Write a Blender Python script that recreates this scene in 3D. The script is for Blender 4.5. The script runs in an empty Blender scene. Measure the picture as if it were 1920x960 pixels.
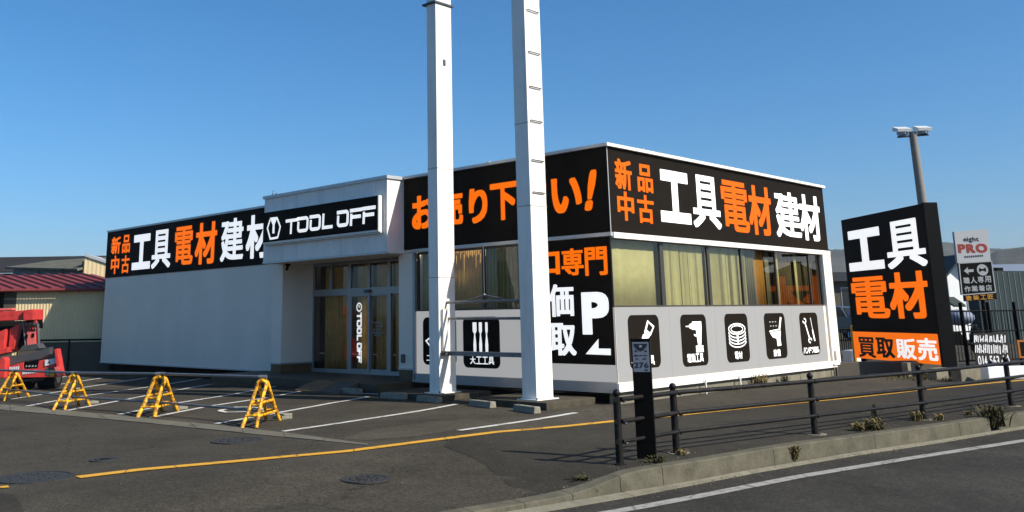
import bpy, bmesh, math, random
import numpy as np
from mathutils import Vector, Matrix
random.seed(7)
SC = bpy.context.scene
COL = SC.collection

# ------------------------------------------------------------------ camera
CAM = np.array([10.121, -14.227, 1.609])
RR = np.array([[0.7088386424314959, 0.7052121581190637, -0.014952960808034297],
               [0.1622089162943827, -0.14233920012944773, 0.9764362854693135],
               [-0.6864663476605942, 0.6945612745809845, 0.21528722531065891]])
FPX, CX, CY = 1742.02, 856.166, 207.759          # focal length and principal point for a 1920 px wide frame
cd = bpy.data.cameras.new('camera')
cd.sensor_width = 36.0
cd.lens = FPX / 1920 * 36.0
cd.shift_x = (960 - CX) / 1920
cd.shift_y = (CY - 480) / 1920
cd.clip_start = 0.1
cd.clip_end = 9000
cam = bpy.data.objects.new('camera', cd)
COL.objects.link(cam)
m4 = Matrix([[RR[0][i], RR[1][i], -RR[2][i], CAM[i]] for i in range(3)] + [[0, 0, 0, 1]])
cam.matrix_world = m4
SC.camera = cam

# ------------------------------------------------------------------ light
SUN = Vector((1.0, 0.26, 0.80)).normalized()
world = bpy.data.worlds.new('World')
SC.world = world
world.use_nodes = True
wn = world.node_tree.nodes
wl = world.node_tree.links
sky = wn.new('ShaderNodeTexSky')
sky.sky_type = 'NISHITA'
sky.sun_disc = False
sky.sun_elevation = math.asin(SUN.z)
sky.sun_rotation = math.atan2(SUN.x, SUN.y)
sky.altitude = 0
sky.air_density = 1.0
sky.dust_density = 1.5
sky.ozone_density = 10.0
hs = wn.new('ShaderNodeHueSaturation')          # the photograph's saturated colour rendering
hs.inputs['Saturation'].default_value = 1.12
hs.inputs['Hue'].default_value = 0.492
wl.new(sky.outputs[0], hs.inputs['Color'])
wl.new(hs.outputs[0], wn['Background'].inputs['Color'])
wn['Background'].inputs['Strength'].default_value = 0.108
sl = bpy.data.lights.new('sun', 'SUN')
sl.energy = 5.0
sl.angle = math.radians(0.5)
sl.color = (1.0, 0.94, 0.83)
so = bpy.data.objects.new('sun', sl)
so.rotation_euler = SUN.to_track_quat('Z', 'Y').to_euler()
so.location = SUN * 60
COL.objects.link(so)
SC.view_settings.view_transform = 'Standard'
SC.view_settings.look = 'None'
SC.view_settings.exposure = 0.47
SC.view_settings.gamma = 1.0
SC.cycles.max_bounces = 8
SC.cycles.transparent_max_bounces = 16

# ------------------------------------------------------------------ survey helpers: sight lines met with real planes
def ray(x, y):
    return RR[2] + RR[0] * (x - CX) / FPX - RR[1] * (y - CY) / FPX
def onZ(x, y, z=0.0):
    d = ray(x, y); return CAM + d * ((z - CAM[2]) / d[2])
def onX(x, y, X=0.0):
    d = ray(x, y); return CAM + d * ((X - CAM[0]) / d[0])
def onY(x, y, Y=0.0):
    d = ray(x, y); return CAM + d * ((Y - CAM[1]) / d[1])
def onD(x, y, D):
    return CAM + ray(x, y) * D                     # at depth D along the camera axis
def sm(t):
    t = min(1.0, max(0.0, t)); return t * t * (3 - 2 * t)
def gz(x, y):
    return (0.085 * math.exp(-((x + 5.5) / 4.5) ** 2) * sm((y + 3.2) / 3.2) - 0.1 * sm((-9 - x) / 6)
            - 0.11 * sm((x - 0.8) / 2.9) * sm((-5.5 - y) / 1.4) + 0.10 * sm((y - 1) / 8) * sm((x - 2.4) / 2.0))
def onG(x, y, dz=0.0):
    z = 0.0
    for _ in range(6):
        p = onZ(x, y, z); z = gz(p[0], p[1]) + dz
    return onZ(x, y, z)
def V(a): return Vector((float(a[0]), float(a[1]), float(a[2])))

# ------------------------------------------------------------------ materials
FULL = {'white_steel_paint', 'white_wall_panel', 'ribbed_siding', 'silver_door_frame', 'brown_curtain', 'interior_wall', 'backlit_white_letter', 'rusty_yellow_paint', 'white_render', 'pale_grey_board'}
def base(name, col): return col if name in FULL else tuple(c * 0.75 for c in col)
def mat(name, col, rough=0.6, var=0.0, scale=6.0, bump=0.0, bscale=40.0, metal=0.0, spec=0.4, emit=0.0,
        dirt=None, dirt_amt=0.0, dirt_scale=2.0, dirt_lo=0.48, streak=False, wave=None, ecol=None):
    ecol = ecol or col; col = base(name, col)
    if dirt is not None: dirt = base(name, dirt)
    m = bpy.data.materials.new(name); m.use_nodes = True
    nt = m.node_tree; N = nt.nodes; L = nt.links
    b = N['Principled BSDF']
    b.inputs['Roughness'].default_value = rough
    b.inputs['Metallic'].default_value = metal
    b.inputs['Specular IOR Level'].default_value = spec
    tc = N.new('ShaderNodeTexCoord')
    src = tc.outputs['Object']
    c = N.new('ShaderNodeRGB'); c.outputs[0].default_value = (*col, 1)
    out = c.outputs[0]
    if var:
        n = N.new('ShaderNodeTexNoise'); n.inputs['Scale'].default_value = scale
        n.inputs['Detail'].default_value = 6; n.inputs['Roughness'].default_value = 0.65
        L.new(src, n.inputs['Vector'])
        r = N.new('ShaderNodeMapRange')
        r.inputs['From Min'].default_value = 0.3; r.inputs['From Max'].default_value = 0.7
        r.inputs['To Min'].default_value = 1 - var; r.inputs['To Max'].default_value = 1 + var
        L.new(n.outputs['Fac'], r.inputs['Value'])
        v = N.new('ShaderNodeVectorMath'); v.operation = 'SCALE'
        L.new(out, v.inputs[0]); L.new(r.outputs[0], v.inputs['Scale'])
        out = v.outputs[0]
    if dirt is not None:
        n = N.new('ShaderNodeTexNoise'); n.inputs['Scale'].default_value = dirt_scale
        n.inputs['Detail'].default_value = 8; n.inputs['Roughness'].default_value = 0.7
        if streak:
            mp = N.new('ShaderNodeMapping'); mp.inputs['Scale'].default_value = (1, 1, 0.12)
            L.new(src, mp.inputs['Vector']); L.new(mp.outputs[0], n.inputs['Vector'])
        else:
            L.new(src, n.inputs['Vector'])
        r = N.new('ShaderNodeMapRange')
        r.inputs['From Min'].default_value = dirt_lo; r.inputs['From Max'].default_value = dirt_lo + 0.24 if dirt_lo > 0.45 else dirt_lo + 0.14
        r.inputs['To Min'].default_value = 0; r.inputs['To Max'].default_value = dirt_amt
        L.new(n.outputs['Fac'], r.inputs['Value'])
        mx = N.new('ShaderNodeMix'); mx.data_type = 'RGBA'
        L.new(r.outputs[0], mx.inputs['Factor']); L.new(out, mx.inputs['A'])
        mx.inputs['B'].default_value = (*dirt, 1)
        out = mx.outputs['Result']
    L.new(out, b.inputs['Base Color'])
    h = None
    if bump:
        n = N.new('ShaderNodeTexNoise'); n.inputs['Scale'].default_value = bscale; n.inputs['Detail'].default_value = 4
        L.new(src, n.inputs['Vector'])
        bp = N.new('ShaderNodeBump'); bp.inputs['Strength'].default_value = bump; bp.inputs['Distance'].default_value = 0.02
        L.new(n.outputs['Fac'], bp.inputs['Height']); L.new(bp.outputs[0], b.inputs['Normal'])
        h = bp
    if wave:
        ax, period, strength = wave
        w = N.new('ShaderNodeTexWave'); w.wave_type = 'BANDS'; w.bands_direction = ax
        w.inputs['Scale'].default_value = 0.314 / period * 1.0
        L.new(src, w.inputs['Vector'])
        bp = N.new('ShaderNodeBump'); bp.inputs['Strength'].default_value = strength; bp.inputs['Distance'].default_value = 0.02
        L.new(w.outputs['Fac'], bp.inputs['Height'])
        if h: L.new(h.outputs[0], bp.inputs['Normal'])
        L.new(bp.outputs[0], b.inputs['Normal'])
    if emit:
        b.inputs['Emission Color'].default_value = (*(ecol or col), 1)
        b.inputs['Emission Strength'].default_value = emit * 0.73
    return m

def asphalt(name, col, spot=0.35, crack=0.5):
    m = mat(name, col, rough=0.92, spec=0.12); col = base(name, col)
    nt = m.node_tree; N = nt.nodes; L = nt.links
    b = N['Principled BSDF']; tc = next(n for n in N if n.type == 'TEX_COORD').outputs['Object']
    def noise(s, d=4, r=0.6):
        n = N.new('ShaderNodeTexNoise'); n.inputs['Scale'].default_value = s
        n.inputs['Detail'].default_value = d; n.inputs['Roughness'].default_value = r
        L.new(tc, n.inputs['Vector']); return n.outputs['Fac']
    def rng(v, a, bb, c, d):
        r = N.new('ShaderNodeMapRange'); r.inputs['From Min'].default_value = a; r.inputs['From Max'].default_value = bb
        r.inputs['To Min'].default_value = c; r.inputs['To Max'].default_value = d
        L.new(v, r.inputs['Value']); return r.outputs[0]
    def mul(a, bb):
        x = N.new('ShaderNodeMath'); x.operation = 'MULTIPLY'; L.new(a, x.inputs[0]); L.new(bb, x.inputs[1]); return x.outputs[0]
    f = mul(rng(noise(0.55, 6, 0.7), 0.3, 0.7, 0.70, 1.28), rng(noise(4.5, 6, 0.7), 0.3, 0.7, 0.86, 1.14))
    f = mul(f, rng(noise(0.16, 3, 0.6), 0.52, 0.68, 1.0, 1.35))      # dusty, bleached areas
    f = mul(f, rng(noise(0.9, 5, 0.75), 0.60, 0.72, 1.0, 0.72))      # old oil stains
    f = mul(f, rng(noise(55, 3, 0.8), 0.3, 0.7, 1 - spot, 1 + spot))
    f = mul(f, rng(noise(140, 2, 0.6), 0.3, 0.7, 1 - spot * 0.7, 1 + spot * 0.7))
    f = mul(f, rng(noise(19, 5, 0.85), 0.34, 0.66, 1 - spot * 0.62, 1 + spot * 0.62))   # coarse wear
    # light aggregate flecks
    vo = N.new('ShaderNodeTexVoronoi'); vo.inputs['Scale'].default_value = 70; L.new(tc, vo.inputs['Vector'])
    fl = rng(vo.outputs['Distance'], 0.05, 0.14, 1.55, 1.0)
    f = mul(f, fl)
    # fine cracks
    wob = N.new('ShaderNodeTexNoise'); wob.inputs['Scale'].default_value = 1.7; wob.inputs['Detail'].default_value = 4; L.new(tc, wob.inputs['Vector'])
    mv = N.new('ShaderNodeVectorMath'); mv.operation = 'MULTIPLY_ADD'
    L.new(wob.outputs['Color'], mv.inputs[0]); mv.inputs[1].default_value = (0.9, 0.9, 0.9); L.new(tc, mv.inputs[2])
    vc = N.new('ShaderNodeTexVoronoi'); vc.feature = 'DISTANCE_TO_EDGE'; vc.inputs['Scale'].default_value = 0.33
    L.new(mv.outputs[0], vc.inputs['Vector'])
    ck = rng(vc.outputs['Distance'], 0.0, 0.006, 1 - crack, 1.0)
    f = mul(f, ck)
    v = N.new('ShaderNodeVectorMath'); v.operation = 'SCALE'
    v.inputs[0].default_value = col; L.new(f, v.inputs['Scale'])
    L.new(v.outputs[0], b.inputs['Base Color'])
    bp = N.new('ShaderNodeBump'); bp.inputs['Strength'].default_value = 0.5; bp.inputs['Distance'].default_value = 0.012
    L.new(noise(90, 3, 0.7), bp.inputs['Height']); L.new(bp.outputs[0], b.inputs['Normal'])
    return m

def paint(name, col, under, wear=0.35, rough=0.7):
    """road paint worn through to the asphalt in cracks and patches"""
    m = mat(name, col, rough=rough, spec=0.25); col = base(name, col); under = base(name, under)
    nt = m.node_tree; N = nt.nodes; L = nt.links
    b = N['Principled BSDF']; tc = next(n for n in N if n.type == 'TEX_COORD').outputs['Object']
    n = N.new('ShaderNodeTexNoise'); n.inputs['Scale'].default_value = 14; n.inputs['Detail'].default_value = 8; n.inputs['Roughness'].default_value = 0.75
    L.new(tc, n.inputs['Vector'])
    r = N.new('ShaderNodeMapRange'); r.inputs['From Min'].default_value = 0.62 - wear * 0.2; r.inputs['From Max'].default_value = 0.7
    r.inputs['To Max'].default_value = 0.85
    L.new(n.outputs['Fac'], r.inputs['Value'])
    vc = N.new('ShaderNodeTexVoronoi'); vc.feature = 'DISTANCE_TO_EDGE'; vc.inputs['Scale'].default_value = 1.6; L.new(tc, vc.inputs['Vector'])
    k = N.new('ShaderNodeMapRange'); k.inputs['From Max'].default_value = 0.025; k.inputs['To Min'].default_value = 0.8; k.inputs['To Max'].default_value = 0
    L.new(vc.outputs['Distance'], k.inputs['Value'])
    mxm = N.new('ShaderNodeMath'); mxm.operation = 'MAXIMUM'; L.new(r.outputs[0], mxm.inputs[0]); L.new(k.outputs[0], mxm.inputs[1])
    mx = N.new('ShaderNodeMix'); mx.data_type = 'RGBA'
    L.new(mxm.outputs[0], mx.inputs['Factor']); mx.inputs['A'].default_value = (*col, 1); mx.inputs['B'].default_value = (*under, 1)
    L.new(mx.outputs['Result'], b.inputs['Base Color'])
    return m

def glass(name, tint=(0.75, 0.78, 0.74), refl=1.0):
    m = bpy.data.materials.new(name); m.use_nodes = True
    nt = m.node_tree; N = nt.nodes; L = nt.links
    for n in list(N):
        if n.type != 'OUTPUT_MATERIAL': N.remove(n)
    o = next(n for n in N if n.type == 'OUTPUT_MATERIAL')
    t = N.new('ShaderNodeBsdfTransparent'); t.inputs[0].default_value = (*tint, 1)
    g = N.new('ShaderNodeBsdfGlossy'); g.inputs['Roughness'].default_value = 0.015; g.inputs['Color'].default_value = (0.95, 0.97, 1, 1)
    f = N.new('ShaderNodeFresnel'); f.inputs['IOR'].default_value = 1.5
    mu = N.new('ShaderNodeMath'); mu.operation = 'MULTIPLY'; mu.inputs[1].default_value = refl; L.new(f.outputs[0], mu.inputs[0])
    x = N.new('ShaderNodeMixShader'); L.new(mu.outputs[0], x.inputs[0]); L.new(t.outputs[0], x.inputs[1]); L.new(g.outputs[0], x.inputs[2])
    L.new(x.outputs[0], o.inputs['Surface'])
    return m

ASPH = (0.052, 0.048, 0.041)
M = dict(
    lot=asphalt('lot_asphalt', (0.068, 0.059, 0.0435), 0.6, 0.45),
    foot=asphalt('footway_asphalt', (0.047, 0.0415, 0.031), 0.45, 0.2),
    road=asphalt('road_asphalt', (0.050, 0.046, 0.038), 0.65, 0.3),
    dusty=asphalt('dusty_asphalt', (0.088, 0.077, 0.056), 0.5, 0.3),
    soil=mat('open_ground', (0.09, 0.085, 0.06), 0.95, 0.3, 0.2, spec=0.05),
    white_paint=paint('white_road_paint', (0.72, 0.69, 0.62), ASPH, 0.35),
    edge_paint=paint('edge_line_paint', (0.40, 0.38, 0.335), (0.07, 0.066, 0.058), 0.6),
    yellow_paint=paint('yellow_road_paint', (0.78, 0.40, 0.035), ASPH, 0.25),
    concrete=mat('weathered_concrete', (0.135, 0.122, 0.085), 0.9, 0.25, 5, 0.4, 30, spec=0.15, dirt=(0.07, 0.068, 0.05), dirt_amt=0.7, dirt_scale=3),
    pale_concrete=mat('pale_concrete', (0.25, 0.225, 0.165), 0.9, 0.18, 6, 0.3, 40, spec=0.15, dirt=(0.10, 0.09, 0.06), dirt_amt=0.55, dirt_scale=2.5),
    channel=mat('worn_channel_concrete', (0.175, 0.16, 0.12), 0.9, 0.35, 3, 0.3, 40, spec=0.12, dirt=(0.08, 0.07, 0.05), dirt_amt=0.7, dirt_scale=1.5),
    dark_concrete=mat('stained_concrete', (0.085, 0.074, 0.052), 0.9, 0.3, 5, 0.4, 30, spec=0.1, dirt=(0.03, 0.026, 0.02), dirt_amt=0.6, dirt_scale=3),  # base darkened to stand in for shade on the footings; stains are random
    tar=mat('tarred_foundation', (0.018, 0.016, 0.014), 0.9, 0.3, 6, spec=0.1),  # near-black base colour stands in for the deep shade under the walls
    stop=mat('wheel_stop_concrete', (0.30, 0.275, 0.215), 0.9, 0.3, 12, 0.5, 50, spec=0.15),
    white=mat('white_steel_paint', (0.82, 0.785, 0.72), 0.42, 0.04, 3, 0.08, 5, spec=0.35, dirt=(0.36, 0.29, 0.20), dirt_amt=0.40, dirt_scale=2.6, streak=True),
    wall=mat('white_wall_panel', (0.82, 0.70, 0.575), 0.5, 0.05, 0.8, 0.05, 4, spec=0.35, dirt=(0.40, 0.36, 0.30), dirt_amt=0.12, dirt_scale=0.6, streak=True),
    siding=mat('ribbed_siding', (0.80, 0.765, 0.71), 0.5, 0.06, 2, spec=0.35, wave=('X', 0.10, 0.6), dirt=(0.38, 0.37, 0.34), dirt_amt=0.4, dirt_scale=2.0, streak=True),
    weld=mat('painted_weld', (0.60, 0.56, 0.50), 0.6, 0.25, 12),
    trim=mat('aluminium_trim', (0.62, 0.62, 0.60), 0.35, 0.06, 4, metal=0.25, spec=0.5),
    dark_trim=mat('dark_window_frame', (0.06, 0.055, 0.05), 0.4, 0.1, 8, spec=0.4),
    frame=mat('silver_door_frame', (0.33, 0.33, 0.33), 0.38, 0.05, 5, metal=0.4, spec=0.5),
    black=mat('black_sign_sheet', (0.017, 0.0128, 0.0088), 0.6, 0.12, 3, spec=0.04),
    black_gloss=mat('black_powder_coat', (0.0035, 0.0033, 0.003), 0.55, 0.2, 10, spec=0.08),
    letter_w=mat('backlit_white_letter', (0.80, 0.80, 0.78), 0.5, emit=0.9, spec=0.2),  # glow added to keep these letters bright where the wall is in shade
    letter_o=mat('backlit_orange_letter', (0.30, 0.045, 0.001), 0.5, emit=0.95, spec=0.1, ecol=(1.0, 0.165, 0.0)),  # orange glow added so shaded letters look as bright as sunlit ones
    letter_k=mat('black_letter', (0.018, 0.015, 0.012), 0.5, spec=0.2),
    film=mat('window_film', (0.14, 0.135, 0.125), 0.55, 0.02, 2, spec=0.1, emit=1.0, ecol=(0.35, 0.35, 0.35)),  # even glow added so the panels stay pale on the shaded front
    orange=mat('backlit_orange_board', (0.30, 0.045, 0.001), 0.5, emit=0.85, spec=0.2, ecol=(1.0, 0.18, 0.0)),  # glow added to the board so its shaded face reads full orange
    yellow=mat('rusty_yellow_paint', (0.84, 0.42, 0.012), 0.5, 0.15, 9, spec=0.35, dirt=(0.14, 0.045, 0.012), dirt_amt=0.9, dirt_scale=16, dirt_lo=0.44),
    pipe=mat('galvanised_pipe', (0.22, 0.23, 0.24), 0.45, 0.2, 8, metal=0.5, spec=0.5),
    red=mat('red_machine_paint', (0.72, 0.055, 0.045), 0.4, 0.12, 5, spec=0.45, dirt=(0.15, 0.02, 0.015), dirt_amt=0.5, dirt_scale=6),
    pale_red=mat('faded_red_paint', (0.78, 0.16, 0.13), 0.5, 0.08, 5, spec=0.4),
    rubber=mat('tyre_rubber', (0.012, 0.012, 0.012), 0.85, 0.2, 10, spec=0.2),
    steel=mat('grey_machine_steel', (0.10, 0.10, 0.10), 0.45, 0.15, 8, metal=0.3),
    plate=mat('white_number_plate', (0.72, 0.73, 0.74), 0.5),
    tile=mat('brown_stone_tile', (0.17, 0.10, 0.045), 0.6, 0.25, 7, spec=0.3),
    tiledark=mat('porch_floor_tile', (0.095, 0.072, 0.044), 0.6, 0.2, 5, spec=0.3),
    rust=mat('rusty_checker_plate', (0.24, 0.13, 0.06), 0.7, 0.3, 7, spec=0.3),
    steelplate=mat('steel_ramp', (0.13, 0.115, 0.085), 0.6, 0.15, 7, metal=0.2),
    curtain=mat('yellow_green_curtain', (0.60, 0.55, 0.27), 0.9, 0.10, 5, spec=0.1),
    curtain_olive=mat('olive_curtain', (0.22, 0.20, 0.11), 0.9, 0.12, 5, spec=0.1),
    curtain_dim=mat('dim_brown_curtain', (0.12, 0.095, 0.045), 0.9, 0.2, 4, spec=0.1),
    curtain_amber=mat('amber_curtain', (0.45, 0.22, 0.04), 0.9, 0.12, 5, spec=0.1),
    curtain_brown=mat('brown_curtain', (0.80, 0.47, 0.15), 0.9, 0.18, 3, spec=0.1),
    interior=mat('interior_wall', (0.25, 0.21, 0.15), 0.9, 0.1, 2),
    glass=glass('shop_glass', (0.86, 0.87, 0.82), 1.0),
    glass_dark=glass('door_glass', (0.88, 0.86, 0.80), 1.0),
    car_glass=mat('car_glass', (0.02, 0.025, 0.03), 0.08, spec=0.6),
    iron=mat('cast_iron_cover', (0.042, 0.042, 0.04), 0.75, 0.3, 25, 0.5, 60, metal=0.2),
    rail=mat('dark_brown_rail', (0.010, 0.009, 0.008), 0.5, 0.2, 12, spec=0.2, dirt=(0.08, 0.06, 0.04), dirt_amt=0.4, dirt_scale=9),
    plate_blue=mat('grey_blue_plate', (0.21, 0.24, 0.29), 0.55, 0.06, 9),
    navy=mat('navy_print', (0.012, 0.022, 0.04), 0.6),
    cream=mat('cream_corrugated_wall', (0.88, 0.68, 0.38), 0.7, 0.05, 2, spec=0.2),
    redroof=mat('red_metal_roof', (0.25, 0.045, 0.040), 0.5, 0.15, 2, spec=0.35, dirt=(0.16, 0.03, 0.03), dirt_amt=0.4, dirt_scale=1.5),
    mossroof=mat('mossy_grey_roof', (0.15, 0.145, 0.11), 0.9, 0.35, 3, 0.3, 10, spec=0.1),
    slate=mat('dark_slate_roof', (0.030, 0.028, 0.026), 0.8, 0.2, 2, spec=0.2),
    bluewall=mat('blue_grey_cladding', (0.045, 0.055, 0.09), 0.5, 0.1, 1),
    darkwall=mat('dark_grey_wall', (0.095, 0.082, 0.06), 0.8, 0.15, 1.5),
    grey_shed=mat('grey_blue_roof', (0.24, 0.27, 0.32), 0.5, 0.05, 0.5),
    green=mat('dark_green_cladding', (0.012, 0.028, 0.028), 0.5, 0.15, 1),
    greenroof=mat('green_black_roof', (0.022, 0.034, 0.032), 0.6, 0.2, 1.5),
    housewhite=mat('white_render', (0.78, 0.78, 0.76), 0.8, 0.05, 1),
    signgrey=mat('pale_grey_board', (0.36, 0.37, 0.38), 0.6, 0.03, 2),
    letter_red=mat('red_letter', (0.30, 0.025, 0.012), 0.6),
    letter_grey=mat('grey_letter', (0.40, 0.41, 0.42), 0.6),
    letter_amber=mat('amber_letter', (0.55, 0.24, 0.01), 0.6),
    cloth=mat('black_banner_cloth', (0.012, 0.012, 0.012), 0.9),
    letter_cloth=mat('white_banner_print', (0.80, 0.80, 0.80), 0.8),
    letter_seam=mat('grey_seam', (0.13, 0.15, 0.15), 0.6),
    pole=mat('concrete_lamp_pole', (0.27, 0.245, 0.21), 0.8, 0.12, 4, 0.2, 30),
    lamp=mat('floodlight_housing', (0.75, 0.75, 0.73), 0.5),
    lens=mat('floodlight_glass', (0.35, 0.42, 0.50), 0.15, spec=0.6),
    weed=mat('dry_green_weed', (0.080, 0.070, 0.028), 0.8, 0.45, 14, spec=0.15),
    weed_dry=mat('dry_straw_weed', (0.20, 0.15, 0.06), 0.8, 0.35, 14, spec=0.15),
    weed_mid=mat('half_dry_weed', (0.125, 0.105, 0.040), 0.8, 0.5, 16, spec=0.15),
    forest=mat('winter_forest', (0.062, 0.062, 0.046), 0.95, 0.6, 0.022, 0.0, spec=0.03),
    silver=mat('silver_car_paint', (0.12, 0.125, 0.13), 0.3, metal=0.3, spec=0.5),
    tarp=mat('grey_blue_cover', (0.23, 0.26, 0.34), 0.6, 0.1, 5),
    bollard=mat('yellow_bollard', (0.75, 0.42, 0.03), 0.5, 0.08, 9),
    orange_paint=mat('orange_notice_paint', (0.5, 0.16, 0.01), 0.6),
    haze=None,
    litter=mat('white_litter', (0.7, 0.7, 0.68), 0.8),
)

# ------------------------------------------------------------------ mesh helpers
def rootpos(o):
    p = Vector((0, 0, 0))
    while o is not None:
        p += o.location; o = o.parent
    return p
class MB:
    def __init__(s): s.v = []; s.f = []; s.sm = []
    def poly(s, pts, smooth=False):
        b = len(s.v); s.v += [tuple(map(float, p)) for p in pts]; s.f.append(tuple(range(b, b + len(pts)))); s.sm.append(smooth)
    def mesh(s, vs, fs, smooth=False):
        b = len(s.v); s.v += [tuple(map(float, p)) for p in vs]
        for f in fs: s.f.append(tuple(b + i for i in f)); s.sm.append(smooth)
    def box(s, x0, x1, y0, y1, z0, z1):
        s.hexa([(x0, y0, z0), (x1, y0, z0), (x1, y1, z0), (x0, y1, z0)], [(x0, y0, z1), (x1, y0, z1), (x1, y1, z1), (x0, y1, z1)])
    def hexa(s, a, b):
        s.mesh(list(a) + list(b), [(3, 2, 1, 0), (4, 5, 6, 7), (0, 1, 5, 4), (1, 2, 6, 5), (2, 3, 7, 6), (3, 0, 4, 7)])
    def prism(s, pts, d):
        """polygon pts extruded by vector d"""
        n = len(pts); a = [Vector(p) for p in pts]; d = Vector(d); b = [p + d for p in a]
        s.mesh(a + b, [tuple(range(n - 1, -1, -1)), tuple(range(n, 2 * n))] + [(i, (i + 1) % n, n + (i + 1) % n, n + i) for i in range(n)])
    def tube(s, pts, r, n=10, caps=True, r2=None):
        pts = [Vector(p) for p in pts]; k = len(pts); rings = []
        up = Vector((0, 0, 1))
        for i, p in enumerate(pts):
            d = (pts[min(i + 1, k - 1)] - pts[max(i - 1, 0)]).normalized()
            u = d.cross(up)
            if u.length < 1e-3: u = d.cross(Vector((1, 0, 0)))
            u.normalize(); w = u.cross(d)
            rad = r if r2 is None else r + (r2 - r) * i / max(1, k - 1)
            rings.append([p + (u * math.cos(2 * math.pi * j / n) + w * math.sin(2 * math.pi * j / n)) * rad for j in range(n)])
        vs = [q for g in rings for q in g]; fs = []
        for i in range(k - 1):
            for j in range(n):
                fs.append((i * n + j, i * n + (j + 1) % n, (i + 1) * n + (j + 1) % n, (i + 1) * n + j))
        s.mesh(vs, fs, True)
        if caps:
            s.mesh(rings[0], [tuple(range(n - 1, -1, -1))]); s.mesh(rings[-1], [tuple(range(n))])
    def ball(s, c, r, n=10, sz=1.0):
        c = Vector(c); vs = []; fs = []
        m = n // 2
        for i in range(m + 1):
            t = math.pi * i / m
            for j in range(n):
                a = 2 * math.pi * j / n
                vs.append(c + Vector((r * math.sin(t) * math.cos(a), r * math.sin(t) * math.sin(a), r * sz * math.cos(t))))
        for i in range(m):
            for j in range(n): fs.append((i * n + j, i * n + (j + 1) % n, (i + 1) * n + (j + 1) % n, (i + 1) * n + j))
        s.mesh(vs, fs, True)
    def build(s, name, m, parent=None, bevel=0.0):
        off = rootpos(parent) if parent else Vector((0, 0, 0))
        me = bpy.data.meshes.new(name)
        me.from_pydata([tuple(Vector(v) - off) for v in s.v], [], s.f)
        me.polygons.foreach_set('use_smooth', s.sm)
        me.materials.append(m); me.update()
        o = bpy.data.objects.new(name, me); COL.objects.link(o)
        if parent: o.parent = parent
        if bevel:
            bv = o.modifiers.new('bevel', 'BEVEL'); bv.width = bevel; bv.segments = 2; bv.limit_method = 'ANGLE'
        return o
def bx(x0, x1, y0, y1, z0, z1, name, m, parent=None, bevel=0.0):
    b = MB(); b.box(x0, x1, y0, y1, z0, z1); return b.build(name, m, parent, bevel)
def thing(name, label, cat, loc=(0, 0, 0), group=None):
    o = bpy.data.objects.new(name, None); o.empty_display_size = 0.3; o.location = Vector([float(c) for c in loc]); COL.objects.link(o)
    o['label'] = label; o['category'] = cat
    if group: o['group'] = group
    return o
def tag(o, label, cat, group=None):
    o['label'] = label; o['category'] = cat
    if group: o['group'] = group
    return o
def struct(o, kind='structure'):
    o['kind'] = kind; return o
def kids(o): return [c for c in bpy.data.objects if c.parent == o]
def copy_tree(o, parent=None):
    c = o.copy(); COL.objects.link(c)
    if parent: c.parent = parent
    for ch in list(o.children): copy_tree(ch, c)
    return c

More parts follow.
